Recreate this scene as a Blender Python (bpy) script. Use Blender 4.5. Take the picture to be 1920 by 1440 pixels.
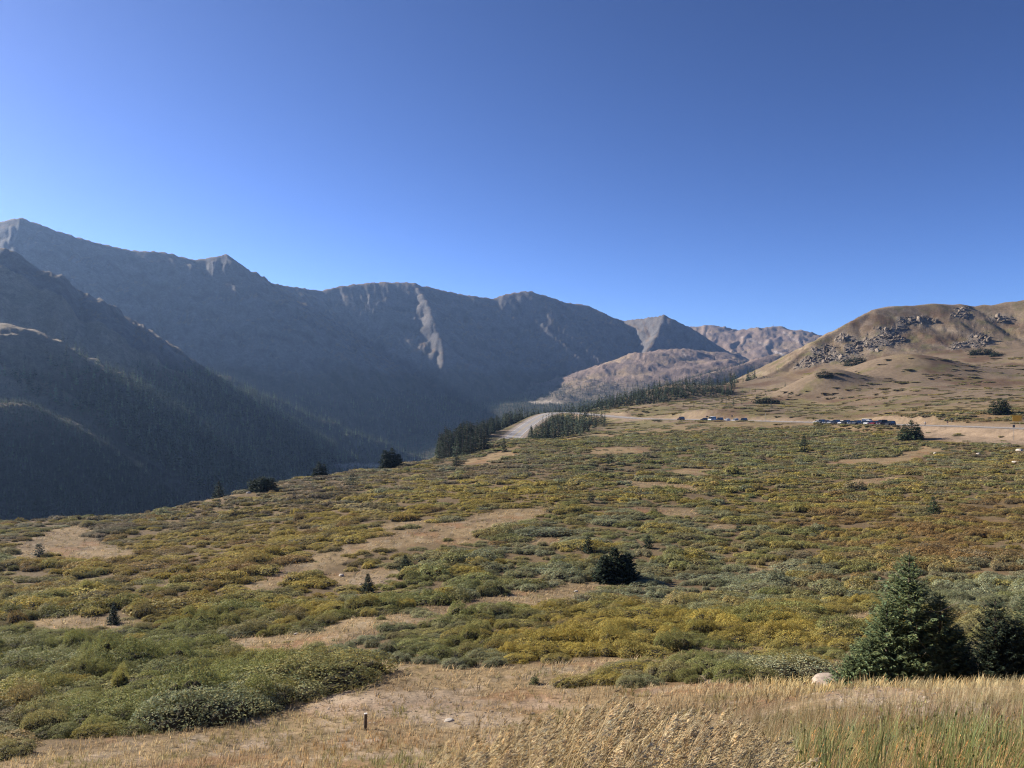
import bpy, bmesh, math, random
import numpy as np
from mathutils import Vector, Matrix

rng = np.random.default_rng(11)
random.seed(11)
S = bpy.context.scene
C = S.collection
for _o in list(bpy.data.objects):
    bpy.data.objects.remove(_o)

# ------------------------------------------------------------------ camera
F = 1450.0                      # focal length in photograph pixels (1920 wide)
cam_d = bpy.data.cameras.new('camera')
cam_d.sensor_width = 36.0
cam_d.lens = F / 1920.0 * 36.0
cam_d.clip_start = 0.1
cam_d.clip_end = 20000.0
cam = bpy.data.objects.new('camera', cam_d)
cam.location = (0, 0, 0)
cam.rotation_euler = (math.pi / 2, 0, 0)
C.objects.link(cam)
S.camera = cam

# ------------------------------------------------------------------ sky and sun
SUN_EL, SUN_AZ = 26.5, 27.0     # elevation; degrees ahead of due left
sun_dir = Vector((-math.cos(math.radians(SUN_EL)) * math.cos(math.radians(SUN_AZ)),
                  math.cos(math.radians(SUN_EL)) * math.sin(math.radians(SUN_AZ)),
                  math.sin(math.radians(SUN_EL))))
W = bpy.data.worlds.new('World')
S.world = W
W.use_nodes = True
nt = W.node_tree
nt.nodes.clear()
sky = nt.nodes.new('ShaderNodeTexSky')
sky.sky_type = 'NISHITA'
sky.sun_disc = False
sky.sun_elevation = math.radians(SUN_EL)
sky.sun_rotation = math.atan2(sun_dir.x, sun_dir.y)
sky.altitude = 3600.0
sky.air_density = 0.8
sky.dust_density = 4.5
sky.ozone_density = 6.5
bg = nt.nodes.new('ShaderNodeBackground')
bg.inputs[1].default_value = 0.072
wo = nt.nodes.new('ShaderNodeOutputWorld')
wb = nt.nodes.new('ShaderNodeMix'); wb.data_type = 'RGBA'; wb.blend_type = 'MULTIPLY'     # white balance of the photograph
wb.inputs[0].default_value = 1.0
wb.inputs[7].default_value = (0.95, 0.94, 1.02, 1)
nt.links.new(sky.outputs[0], wb.inputs[6])
gm = nt.nodes.new('ShaderNodeGamma'); gm.inputs[1].default_value = 1.35                     # the photograph's tone curve
wb2 = nt.nodes.new('ShaderNodeMix'); wb2.data_type = 'RGBA'; wb2.blend_type = 'MULTIPLY'
wb2.inputs[0].default_value = 1.0
wb2.inputs[7].default_value = (1.03, 0.80, 0.64, 1)
nt.links.new(wb.outputs[2], gm.inputs[0])
nt.links.new(gm.outputs[0], wb2.inputs[6])
nt.links.new(wb2.outputs[2], bg.inputs[0])
nt.links.new(bg.outputs[0], wo.inputs[0])
sun_d = bpy.data.lights.new('sun', 'SUN')
sun_d.energy = 5.0
sun_d.angle = math.radians(0.53)
sun_d.color = (1.0, 0.93, 0.82)
sun = bpy.data.objects.new('sun', sun_d)
sun.rotation_euler = (-sun_dir).to_track_quat('-Z', 'Y').to_euler()
sun.location = (-60, 30, 80)
C.objects.link(sun)
S.view_settings.view_transform = 'Standard'
S.view_settings.look = 'None'
S.view_settings.exposure = 1.1
S.view_settings.gamma = 1.0
S.view_settings.use_curve_mapping = False
S.render.engine = 'CYCLES'
S.cycles.use_denoising = True
S.cycles.filter_width = 1.15
S.cycles.denoising_prefilter = 'NONE'
S.cycles.max_bounces = 6
S.cycles.diffuse_bounces = 3
S.cycles.transmission_bounces = 3
S.cycles.volume_bounces = 0
S.cycles.caustics_reflective = False
S.cycles.caustics_refractive = False

# ------------------------------------------------------------------ small helpers
def at(u, v, Y):
    """a photograph pixel at a distance -> a point of the place"""
    return ((u - 960.0) / F * Y, Y, (720.0 - v) / F * Y)

def uv_of(x, y, z):
    return 960.0 + F * x / y, 720.0 - F * z / y

def sstep(e0, e1, x):
    t = np.clip((x - e0) / (e1 - e0), 0, 1)
    return t * t * (3 - 2 * t)

def _h(ix, iy, seed):
    h = ix * np.uint32(374761393) + iy * np.uint32(668265263) + np.uint32((seed * 974634777) & 0xFFFFFFFF)
    h = (h ^ (h >> np.uint32(13))) * np.uint32(1274126177)
    return h ^ (h >> np.uint32(16))

_GT = np.linspace(0, 2 * math.pi, 256, endpoint=False).astype(np.float32)
_GC, _GS = np.cos(_GT), np.sin(_GT)
def noise(x, y, seed=0):
    """gradient noise, about -1..1"""
    x = np.asarray(x); y = np.asarray(y)
    ix = np.floor(x); iy = np.floor(y)
    fx = (x - ix).astype(np.float32); fy = (y - iy).astype(np.float32)
    jx = ix.astype(np.int64).astype(np.uint32); jy = iy.astype(np.int64).astype(np.uint32)
    ux = fx * fx * fx * (fx * (fx * 6 - 15) + 10)
    uy = fy * fy * fy * (fy * (fy * 6 - 15) + 10)
    one = np.uint32(1)
    def g(dx, dy):
        k = _h(jx + one if dx else jx, jy + one if dy else jy, seed) & np.uint32(255)
        return _GC[k] * (fx - dx) + _GS[k] * (fy - dy)
    a = g(0, 0); a += ux * (g(1, 0) - a)
    b = g(0, 1); b += ux * (g(1, 1) - b)
    return (a + uy * (b - a)) * 1.5

def fbm(x, y, seed=0, octaves=4, gain=0.5):
    s = 0; a = 1.0; n = 0
    for i in range(octaves):
        s = s + a * noise(x, y, seed + i * 17); n += a
        x = x * 2.03 + 11.3; y = y * 2.03 - 7.1; a *= gain
    return s / n

def ridged(x, y, seed=0, octaves=4, gain=0.5):
    s = 0; a = 1.0; n = 0
    for i in range(octaves):
        s = s + a * (1 - 2 * np.abs(noise(x, y, seed + i * 17))); n += a
        x = x * 2.07 + 3.3; y = y * 2.07 - 5.1; a *= gain
    return s / n

def seg_dist(x, y, poly):
    """distance to a polyline of (x, y, ...) -> distance, arc length, interpolated extra columns"""
    poly = np.asarray(poly, float)
    best = np.full(x.shape, 1e18); bt = np.zeros(x.shape); bi = np.zeros(x.shape, int); bw = np.zeros(x.shape)
    t0 = 0.0
    for i in range(len(poly) - 1):
        ax, ay = poly[i, :2]; bx, by = poly[i + 1, :2]
        dx, dy = bx - ax, by - ay
        L2 = dx * dx + dy * dy; L = math.sqrt(L2)
        w = np.clip(((x - ax) * dx + (y - ay) * dy) / L2, 0, 1)
        d = (x - ax - w * dx) ** 2 + (y - ay - w * dy) ** 2
        m = d < best
        best = np.where(m, d, best); bt = np.where(m, t0 + w * L, bt)
        bi = np.where(m, i, bi); bw = np.where(m, w, bw)
        t0 += L
    ex = poly[bi, 2:] * (1 - bw)[..., None] + poly[np.minimum(bi + 1, len(poly) - 1), 2:] * bw[..., None]
    return np.sqrt(best), bt, ex

def tent(x, y, pts, fall):
    """roof over a crest line: highest of crest height minus fall(distance) -> height, distance to the crest there"""
    best = np.full(x.shape, -1e9); bd = np.zeros(x.shape)
    for i in range(len(pts) - 1):
        ax, ay, az = pts[i]; bx, by, bz = pts[i + 1]
        dx, dy = bx - ax, by - ay
        w = np.clip(((x - ax) * dx + (y - ay) * dy) / (dx * dx + dy * dy), 0, 1)
        d = np.sqrt((x - ax - w * dx) ** 2 + (y - ay - w * dy) ** 2)
        h = az + (bz - az) * w - fall(d)
        m = h > best
        best = np.where(m, h, best); bd = np.where(m, d, bd)
    return best, bd

def inside(x, y, poly):
    r = np.zeros(x.shape, bool)
    n = len(poly)
    for i in range(n):
        ax, ay = poly[i]; bx, by = poly[(i + 1) % n]
        if ay == by: continue
        c = ((ay > y) != (by > y)) & (x < (bx - ax) * (y - ay) / (by - ay) + ax)
        r ^= c
    return r

def unit2(a): return a / np.linalg.norm(a)

def smax(a, b, k):
    h = np.clip(0.5 + 0.5 * (a - b) / k, 0, 1)
    return b + (a - b) * h + k * h * (1 - h)

# ------------------------------------------------------------------ the lie of the land
# spot heights of the pass and the bank in front: (pixel column, distance, pixel row)
CP = []
def cp(u, Y, v): CP.append(at(u, v, Y))
def cz(x, y, z): CP.append((x, y, z))
for x in (-9, 0, 9):
    cz(x, -5, -1.6 + (0.0 if x >= 0 else -0.6))
cz(0, 0.5, -1.72); cz(3, 1, -1.72); cz(-3, 1, -1.95); cz(9, 3, -1.9); cz(-8, 3, -3.4); cz(20, 8, -2.6); cz(-18, 8, -6.8)
for Y, v in ((5, 1561), (8, 1535), (15, 1455), (20, 1428), (28, 1372), (34, 1302), (40, 1252), (50, 1190), (60, 1142), (75, 1090),
             (100, 1006), (130, 946), (160, 906), (200, 872), (260, 838), (300, 822)):
    cp(960, Y, v)
for Y, v in ((6, 1660), (12, 1626), (18, 1530), (25, 1442), (33, 1372), (45, 1270), (60, 1186), (80, 1096), (100, 1026), (125, 986)):
    cp(0, Y, v)
for Y, v in ((8, 1600), (15, 1525), (22, 1445), (28, 1400), (40, 1290), (55, 1196), (75, 1102), (100, 1024), (130, 972), (155, 934)):
    cp(480, Y, v)
for Y, v in ((10, 1560), (28, 1380), (40, 1265), (55, 1170), (75, 1096), (100, 1015), (130, 957), (165, 910), (210, 882)):
    cp(700, Y, v)
cp(830, 235, 865); cp(930, 262, 846); cp(430, 152, 938); cp(560, 175, 902); cp(200, 134, 977); cp(300, 138, 972); cp(350, 142, 960); cp(250, 100, 1025)
for Y, v in ((5, 1520), (8, 1452), (15, 1387), (22, 1344), (30, 1300), (36, 1266), (50, 1187), (75, 1092), (100, 1008), (150, 916), (200, 866), (260, 833), (330, 806)):
    cp(1300, Y, v)
for Y, v in ((5, 1510), (6, 1474), (10, 1380), (15, 1326), (22, 1290), (26, 1302), (32, 1300), (40, 1240), (50, 1182), (70, 1105), (100, 1010), (150, 916), (200, 866), (260, 830), (300, 810)):
    cp(1600, Y, v)
for Y, v in ((5, 1490), (10, 1345), (15, 1305), (20, 1286), (28, 1294), (40, 1225), (60, 1132), (100, 1002), (150, 908), (200, 860), (225, 840)):
    cp(1920, Y, v)
for Y, v in ((10, 1290), (20, 1240), (40, 1190), (100, 985), (160, 870)):
    cp(2450, Y, v)
for Y, v in ((20, 1560), (40, 1330), (80, 1110), (105, 1030)):
    cp(-500, Y, v)
# around and beyond the road
for u, Y, v in ((1400, 450, 762), (1400, 520, 752), (1400, 600, 742), (1550, 400, 772), (1550, 480, 752), (1550, 560, 722), (1700, 350, 778), (1700, 430, 745),
                (1700, 520, 717), (1700, 590, 694), (1920, 300, 779), (1920, 400, 741), (1920, 520, 705), (1920, 600, 676), (2400, 300, 765), (2400, 500, 690),
                (1250, 470, 775), (1250, 540, 758), (1250, 610, 735), (1250, 660, 722), (1150, 560, 768), (1150, 610, 756), (1330, 560, 752), (1330, 640, 730), (1330, 680, 722),
                (1100, 600, 768), (1060, 580, 775),
                (1004, 330, 830), (1050, 400, 812), (1100, 440, 797), (1080, 480, 792), (1140, 420, 797), (1040, 470, 797)):
    cp(u, Y, v)
CP = np.array(CP)
R0 = 6.0
def _ab(x, y):
    r = np.maximum(y + R0, 0.5)
    return x / r, 0.42 * np.log(r)
def _tps_k(d2):
    return 0.5 * d2 * np.log(np.maximum(d2, 1e-12))
_ca, _cb = _ab(CP[:, 0], CP[:, 1])
_cw = CP[:, 2] / (CP[:, 1] + R0)
_n = len(CP)
_K = _tps_k((_ca[:, None] - _ca[None]) ** 2 + (_cb[:, None] - _cb[None]) ** 2) + np.eye(_n) * 2e-4
_Pm = np.stack([np.ones(_n), _ca, _cb], 1)
_A = np.block([[_K, _Pm], [_Pm.T, np.zeros((3, 3))]])
_sol = np.linalg.solve(_A, np.concatenate([_cw, np.zeros(3)]))
def tps(x, y):
    a, b = _ab(x, y)
    w = _sol[_n] + _sol[_n + 1] * a + _sol[_n + 2] * b
    for i in range(_n):
        w = w + _sol[i] * _tps_k((a - _ca[i]) ** 2 + (b - _cb[i]) ** 2)
    return w * (y + R0)

# outline of the shelf: outside it the ground falls away into the valley
SHELF = [(-140, -60), (-125, 30), (-108, 85), (-84, 125), (-68, 142), (-57, 154), (-47, 180), (-38, 208), (-21, 234), (-8, 258), (-4, 274),
         (-13, 300), (-16, 330), (-14, 370), (-7, 425), (3, 490), (12, 535), (22, 562), (45, 578), (75, 606), (110, 640), (160, 676), (230, 700),
         (300, 720), (500, 780), (1400, 780), (1400, -60)]
_SL = np.array(SHELF[:-2])

ROAD = [at(2300, 812, 205), at(1920, 803, 255), at(1800, 799, 281), at(1650, 795, 318), at(1500, 791, 356), at(1320, 787, 402), at(1200, 784.5, 444),
        at(1112, 777, 500), at(1076, 774, 536), at(1046, 773.5, 549), at(1023, 778, 530), at(1000, 790, 488), at(970, 812, 425), at(945, 838, 370),
        (-9, 325, -33.2), (-24, 296, -35.6), (-55, 280, -38.4)]
def _catmull(p, n):
    p = np.array(p); out = []
    q = np.vstack([2 * p[0] - p[1], p, 2 * p[-1] - p[-2]])
    for i in range(1, len(q) - 2):
        for k in range(n):
            t = k / n
            out.append(0.5 * (2 * q[i] + (q[i + 1] - q[i - 1]) * t + (2 * q[i - 1] - 5 * q[i] + 4 * q[i + 1] - q[i + 2]) * t * t
                              + (3 * q[i] - q[i - 1] - 3 * q[i + 1] + q[i + 2]) * t ** 3))
    out.append(q[-2])
    return np.array(out)
ROADC = _catmull(ROAD, 6)
ROAD_HALF = 4.7

def ridge_pts(lst):
    return np.array([at(*p) for p in lst])
# mountain ridges: (pixel column, pixel row, distance) of the crest; slope; gully depth; crest roughness; family
RIDGES = [
    # the far wall of the valley, wrapping round from the high peak
    (ridge_pts([(-700, 560, 1650), (-300, 480, 1850), (-120, 440, 1930), (0, 415, 1990), (42, 408, 2010), (100, 430, 2040), (170, 452, 2090), (250, 470, 2150), (300, 471, 2190),
                (330, 478, 2210), (362, 487, 2235), (395, 482, 2265), (424, 479, 2290)]), 0.70, 22, 3.0, 'left', 4),
    (ridge_pts([(424, 479, 2290), (450, 497, 2340), (482, 525, 2420), (530, 535, 2560), (600, 545, 2740), (640, 536, 2800), (700, 529, 2880), (760, 529, 2950), (800, 537, 2990),
                (860, 551, 3060), (925, 560, 3140), (945, 552, 3170), (988, 545, 3230), (1030, 556, 3270), (1060, 567, 3290), (1100, 572, 3340), (1150, 596, 3400), (1172, 602, 3400),
                (1200, 598, 3330)]), 0.70, 30, 5.0, 'centre', 6),
    # spur coming down from the notched peak
    (ridge_pts([(424, 479, 2290), (470, 545, 2240), (520, 610, 2180), (600, 672, 2080), (680, 720, 1990), (760, 764, 1900), (830, 800, 1820), (870, 818, 1780)]), 0.62, 24, 4.0, 'left', 10),
    # lit rib on the central face
    (ridge_pts([(775, 531, 2960), (800, 562, 2790), (812, 600, 2650), (828, 640, 2530), (832, 685, 2400), (812, 722, 2300)]), 0.85, 60, 16.0, 'centre', 6),
    (ridge_pts([(1090, 574, 3320), (1075, 640, 3010), (1060, 690, 2780)]), 0.75, 30, 5.0, 'centre', 8),
    # pyramid peak
    (ridge_pts([(1172, 602, 3400), (1200, 598, 3330), (1226, 594, 3250), (1245, 591, 3200), (1290, 612, 3260), (1340, 644, 3330), (1380, 668, 3380)]), 0.80, 34, 4.0, 'centre', 4),
    (ridge_pts([(1245, 591, 3200), (1236, 618, 3080), (1222, 645, 2960), (1203, 668, 2850), (1190, 690, 2700)]), 0.85, 26, 6.0, 'centre', 5),
    # ski hills beyond
    (ridge_pts([(1180, 640, 4200), (1300, 613, 4200), (1325, 611, 4200), (1362, 623, 4150), (1380, 622, 4100), (1420, 616, 4050), (1450, 614, 4050), (1490, 626, 4000), (1535, 640, 3900),
                (1620, 660, 3800), (1800, 690, 3600)]), 0.30, 20, 1.5, 'ski', 40),
    (ridge_pts([(1160, 682, 2650), (1215, 664, 2750), (1262, 656, 2850), (1300, 657, 2950), (1345, 666, 3100)]), 0.34, 16, 3.0, 'ski', 60),
    (ridge_pts([(1560, 640, 2500), (1485, 658, 2450), (1440, 668, 2350), (1390, 684, 2230), (1320, 703, 2080), (1255, 724, 1950), (1190, 748, 1800), (1120, 775, 1650)]), 0.50, 14, 3.0, 'ski', 12),
    (ridge_pts([(1210, 705, 2450), (1280, 690, 2550), (1340, 676, 2650)]), 0.36, 12, 3.0, 'ski', 40),
    # nearer spurs of the valley wall
    (ridge_pts([(-800, 520, 900), (-400, 492, 1000), (-150, 474, 1090), (0, 467, 1150), (80, 516, 1195), (150, 560, 1235), (240, 620, 1290), (330, 672, 1350), (400, 702, 1385), (500, 745, 1430),
                (600, 788, 1470), (700, 826, 1510), (760, 850, 1530)]), 0.72, 24, 2.5, 'left', 22),
    (ridge_pts([(-700, 630, 560), (-300, 622, 690), (-100, 612, 760), (0, 606, 800), (60, 638, 830), (165, 692, 880), (230, 728, 915), (300, 766, 950), (380, 802, 1000), (450, 834, 1050)]), 0.70, 16, 3.0, 'left', 30),
    (ridge_pts([(-600, 740, 430), (-300, 745, 520), (-100, 750, 590), (0, 757, 622), (75, 783, 650), (150, 818, 690), (230, 850, 730), (320, 885, 780)]), 0.68, 9, 2.5, 'left', 26),
]
HILL = ridge_pts([(2700, 520, 760), (2200, 545, 770), (1920, 561, 780), (1860, 570, 785), (1822, 574, 790), (1800, 568, 790), (1700, 571, 790), (1640, 578, 785), (1592, 603, 770),
                  (1530, 638, 750), (1462, 690, 720), (1400, 727, 690), (1340, 752, 660)])
KNOLLS = [(at(1700, 664, 560), 46, 26), (at(1560, 692, 520), 30, 18), (at(1830, 690, 560), 34, 10)]
# outcrops of the brown hill: pixel column, row, radii
CRAGS = [(1630, 645, 70, 16), (1560, 672, 60, 14), (1720, 600, 40, 12), (1660, 632, 42, 26), (1600, 652, 36, 20), (1690, 606, 24, 22), (1545, 662, 36, 20), (1515, 690, 30, 22), (1800, 652, 26, 20), (1835, 640, 30, 22), (1805, 585, 22, 18), (1755, 605, 12, 8), (1880, 600, 30, 14),
         (1575, 632, 26, 14), (1860, 660, 24, 10), (1490, 715, 24, 12)]

_up = ROADC[:49]; _RY = _up[:, 1]; _RX = _up[:, 0]
_RB = (ROADC[:, 0].min() - 60, ROADC[:, 0].max() + 60, ROADC[:, 1].min() - 60, ROADC[:, 1].max() + 60)
def road_dist(x, y):
    d = np.full(x.shape, 500.0); t = np.zeros(x.shape); z = np.full(x.shape, -20.0)
    m = (x > _RB[0]) & (x < _RB[1]) & (y > _RB[2]) & (y < _RB[3])
    if m.any():
        dd, tt, ex = seg_dist(x[m], y[m], ROADC)
        d[m] = dd; t[m] = tt; z[m] = ex[..., 0]
    return d, t, z

def _height(x, y, full=False):
    """ground height and family at plan positions; full adds crag mask, fall below the shelf's edge, distance to the road"""
    x = np.atleast_1d(np.asarray(x, float)); y = np.atleast_1d(np.asarray(y, float))
    z = np.full(x.shape, -1e4); fam = np.zeros(x.shape, int)      # 0 ground 1 hill 2 left 3 centre 4 ski 5 valley
    crag_all = np.zeros(x.shape); out_all = np.full(x.shape, 500.0); rd_all = np.full(x.shape, 500.0)
    near = y < 1000
    xs, ys = x[near], y[near]
    h = tps(xs, np.minimum(ys, 720.0))
    ins = inside(xs, ys, SHELF)
    d, t, _ = seg_dist(xs, ys, _SL)
    d = np.where(ins, 0, d)
    d = np.maximum(d + 4 * noise(xs / 23, ys / 23, 5) * sstep(0, 12, d), 0)
    h = h - 0.60 * (np.sqrt(d * d + 81) - 9)
    und = sstep(25, 70, ys)
    rd, rt, rz = road_dist(xs, ys)
    h = h + und * (0.42 * fbm(xs / 19, ys / 19, 3, 3) + 0.9 * fbm(xs / 60, ys / 60, 4, 2)) * sstep(500, 250, ys) + sstep(250, 450, ys) * 2.0 * fbm(xs / 55, ys / 55, 8, 4) * sstep(14, 40, rd)
    h = h + (1 - und) * 0.12 * fbm(xs / 2.6, ys / 2.6, 6, 3) * sstep(1.5, 6, ys)
    h = h + 0.05 * fbm(xs / 0.7, ys / 0.7, 7, 2) * sstep(2, 6, ys) * sstep(60, 30, ys)
    for (kx, ky, kz), rad, hh in KNOLLS:
        base = kz - hh
        g = np.exp(-(((xs - kx) / rad) ** 2 + ((ys - ky) / (rad * 0.8)) ** 2))
        h = np.maximum(h, h * (1 - g) + (base + hh) * g)
    # hill
    A = 105.0
    hh, dh = tent(xs, ys, HILL, lambda d_: 85.0 * (1 - np.exp(-d_ * 0.52 / 85.0)) + 0.13 * d_ + 0.00035 * d_ * d_)
    hh = hh + 1.2 * noise(xs / 21, ys / 60, 31) + np.minimum(dh * 0.08, 4.0) * fbm(xs / 34, ys / 80, 33, 3) + np.minimum(dh * 0.05, 1.6) * ridged(xs / 17 + ys / 40, ys / 30 - xs / 50, 34, 3) * sstep(250, 200, dh)
    uu = 960 + F * xs / np.maximum(ys, 1); vv = 720 - F * hh / np.maximum(ys, 1)
    crag = np.zeros(xs.shape)
    wu = 9 * noise(xs / 17, ys / 17, 35)
    for cu, cv, ru, rv in CRAGS:
        crag = np.maximum(crag, np.exp(-(((uu + wu - cu) / ru) ** 2 + ((vv + wu * .6 - cv) / rv) ** 2)))
    crag = sstep(0.32, 0.75, crag * .85 + 0.55 * fbm(xs / 13 + ys / 30, ys / 17 - xs / 30, 36, 4)) * sstep(3, 20, dh + 6)
    zq = hh
    hh = hh + crag * (1.1 * fbm(xs / 14, zq / 7, 37, 3) + 0.8)
    ish = hh > h
    h = smax(hh, h, 9.0)
    crag = np.where(ish, crag, 0)
    # the road's bench
    ext = 7.5 * (sstep(288, 296, ys) * sstep(352, 344, ys) + sstep(366, 374, ys) * sstep(420, 412, ys)) * (xs < np.interp(ys, _RY, _RX))
    apron = sstep(ROAD_HALF + 10.5 + ext, ROAD_HALF + 2.6 + ext, rd)
    h = h * (1 - apron) + (rz - 0.12) * apron
    bank = (xs > np.interp(ys, _RY, _RX)) * sstep(225, 250, ys) * sstep(540, 500, ys) * sstep(-.35, .15, noise(ys / 34, ys * 0 + .5, 44))
    h = h + bank * 2.1 * sstep(8.5, 14.5, rd) * sstep(48, 20, rd) * (1 + .25 * noise(xs / 4, ys / 4, 45))
    core = rd < ROAD_HALF + 2.4 + ext
    h = np.where(core, rz - 0.12, h)
    crag_all[near] = crag; out_all[near] = d; rd_all[near] = rd
    z[near] = h
    fam_n = np.where(ish & (rd > 20), 1, 0)
    fam[near] = fam_n
    # valley floor
    far = y > 300
    xf, yf = x[far], y[far]
    base = -172 + 0.13 * np.maximum(yf - 1400, 0) + 6 * fbm(xf / 160, yf / 160, 40, 3) + 0.06 * np.maximum(np.abs(xf - (-300 + 0.22 * (yf - 1200))) - 150, 0)
    base = np.minimum(base, -30 + 5 * noise(xf / 90, yf / 90, 41))
    zf = base; ff = np.full(xf.shape, 5)
    for k, (pts, slope, gul, rough, name, rnd) in enumerate(RIDGES):
        bb = (xf > pts[:, 0].min() - 900) & (xf < pts[:, 0].max() + 900) & (yf > pts[:, 1].min() - 900) & (yf < pts[:, 1].max() + 900)
        m = bb
        if not m.any(): continue
        xm, ym = xf[m], yf[m]
        def fall(d_):
            d_ = np.sqrt(d_ * d_ + rnd * rnd) - rnd
            return slope * (d_ * (1 + 0.10 * np.exp(-d_ / 150)) - 0.00009 * d_ * d_)
        h1, d1 = tent(xm, ym, pts, fall)
        cand = h1 + 60 > zf[m]
        if not cand.any(): continue
        m = np.nonzero(m)[0][cand]
        xm, ym, d1, h1 = xm[cand], ym[cand], d1[cand], h1[cand]
        wf = sstep(0, 90, d1)
        ax_ = unit2(pts[-1, :2] - pts[0, :2])
        t1 = xm * ax_[0] + ym * ax_[1] + 22 * noise(xm / 130, ym / 130, 50 + k) * wf
        crest = rough * (0.7 * noise(t1 / 31, t1 * 0 + k, 90) + 0.6 * noise(t1 / 12, t1 * 0 + k, 91) + 0.4 * noise(t1 / 5.5, t1 * 0, 92))
        wl = 58.0 if name != 'ski' else 90.0
        gl = ridged(t1 / wl + 0.35 * noise(xm / 90, ym / 140, 95 + k), (xm * ax_[1] - ym * ax_[0]) / 420, 96 + k, 4, 0.6)
        gl2 = fbm(xm / 46, ym / 46, 98, 5)
        hm = h1 + crest * np.exp(-d1 / 40) + np.minimum(d1 * 0.30, gul) * (gl * 0.75) + np.minimum(d1 * 0.2, 9) * gl2 + 9 * wf * noise(xm / 130, ym / 130, 70 + k)
        idx = m
        better = hm > zf[idx]
        ff[idx[better]] = {'left': 2, 'centre': 3, 'ski': 4}[name]
        zf[idx] = smax(hm, zf[idx], 10.0)
    zz = z[far]; fa = fam[far]
    better = zf > zz
    fa = np.where(better, ff, fa)
    z[far] = np.where(better, zf, zz); fam[far] = fa
    if full:
        return z, fam, crag_all, out_all, rd_all
    return z, fam

from concurrent.futures import ThreadPoolExecutor
def _par(fn, *arrs):
    n = len(arrs[0])
    if n < 4000: return fn(*arrs)
    k = max(8, n // 30000)
    cuts = np.linspace(0, n, k + 1).astype(int)
    with ThreadPoolExecutor(4) as ex:
        res = list(ex.map(lambda i: fn(*[a[cuts[i]:cuts[i + 1]] for a in arrs]), range(k)))
    if isinstance(res[0], tuple):
        return tuple(np.concatenate([r[j] for r in res]) for j in range(len(res[0])))
    return np.concatenate(res)
def height(x, y, full=False):
    x = np.atleast_1d(np.asarray(x, float)); y = np.atleast_1d(np.asarray(y, float))
    return _par(lambda a, b: _height(a, b, full), x, y)

# ------------------------------------------------------------------ materials
def new_mat(name):
    m = bpy.data.materials.new(name)
    m.use_nodes = True
    nt = m.node_tree
    nt.nodes.clear()
    out = nt.nodes.new('ShaderNodeOutputMaterial')
    return m, nt, out

def N(nt, kind, **kw):
    n = nt.nodes.new(kind)
    for k, v in kw.items():
        if k.startswith('i_'):
            key = k[2:]
            key = int(key) if key.isdigit() else key
            n.inputs[key].default_value = v
        else:
            setattr(n, k, v)
    return n

def mul_color(nt, a, b, fac=1.0):
    n = N(nt, 'ShaderNodeMix', data_type='RGBA', blend_type='MULTIPLY')
    n.inputs[0].default_value = fac
    nt.links.new(a, n.inputs[6]); nt.links.new(b, n.inputs[7])
    return n.outputs[2]

def vary(nt, coord, scale, lo, hi, detail=3.0, rough=0.6):
    """grey noise factor lo..hi"""
    t = N(nt, 'ShaderNodeTexNoise', i_Scale=scale, i_Detail=detail, i_Roughness=rough)
    nt.links.new(coord, t.inputs['Vector'])
    r = N(nt, 'ShaderNodeMapRange')
    r.inputs[1].default_value = 0.25; r.inputs[2].default_value = 0.75
    r.inputs[3].default_value = lo; r.inputs[4].default_value = hi
    nt.links.new(t.outputs['Fac'], r.inputs[0])
    return r.outputs[0], t.outputs['Fac']

def land_mat(name, scales, bump_dist, bump_scale):
    m, nt, out = new_mat(name)
    col = N(nt, 'ShaderNodeAttribute', attribute_name='col').outputs['Color']
    geo = N(nt, 'ShaderNodeNewGeometry').outputs['Position']
    c = col
    for sc, lo, hi in scales:
        f, _ = vary(nt, geo, sc, lo, hi)
        c = mul_color(nt, c, f)
    b = N(nt, 'ShaderNodeBsdfPrincipled', i_Roughness=0.95)
    b.inputs['Specular IOR Level'].default_value = 0.1
    nt.links.new(c, b.inputs['Base Color'])
    tn = N(nt, 'ShaderNodeTexNoise', i_Scale=bump_scale, i_Detail=6.0, i_Roughness=0.65)
    nt.links.new(geo, tn.inputs['Vector'])
    bp = N(nt, 'ShaderNodeBump', i_Strength=0.9, i_Distance=bump_dist)
    nt.links.new(tn.outputs['Fac'], bp.inputs['Height'])
    nt.links.new(bp.outputs[0], b.inputs['Normal'])
    nt.links.new(b.outputs[0], out.inputs[0])
    return m

def plain_mat(name, color, rough=0.6, metal=0.0, spec=0.5, nscale=None, lo=0.8, hi=1.15, bump=0.0):
    m, nt, out = new_mat(name)
    b = N(nt, 'ShaderNodeBsdfPrincipled', i_Roughness=rough, i_Metallic=metal)
    b.inputs['Specular IOR Level'].default_value = spec
    b.inputs['Base Color'].default_value = (*color, 1)
    if nscale:
        tc = N(nt, 'ShaderNodeTexCoord').outputs['Object']
        rgb = N(nt, 'ShaderNodeRGB'); rgb.outputs[0].default_value = (*color, 1)
        f, raw = vary(nt, tc, nscale, lo, hi, 5.0)
        nt.links.new(mul_color(nt, rgb.outputs[0], f), b.inputs['Base Color'])
        if bump:
            bp = N(nt, 'ShaderNodeBump', i_Strength=0.8, i_Distance=bump)
            nt.links.new(raw, bp.inputs['Height']); nt.links.new(bp.outputs[0], b.inputs['Normal'])
    nt.links.new(b.outputs[0], out.inputs[0])
    return m

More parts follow.
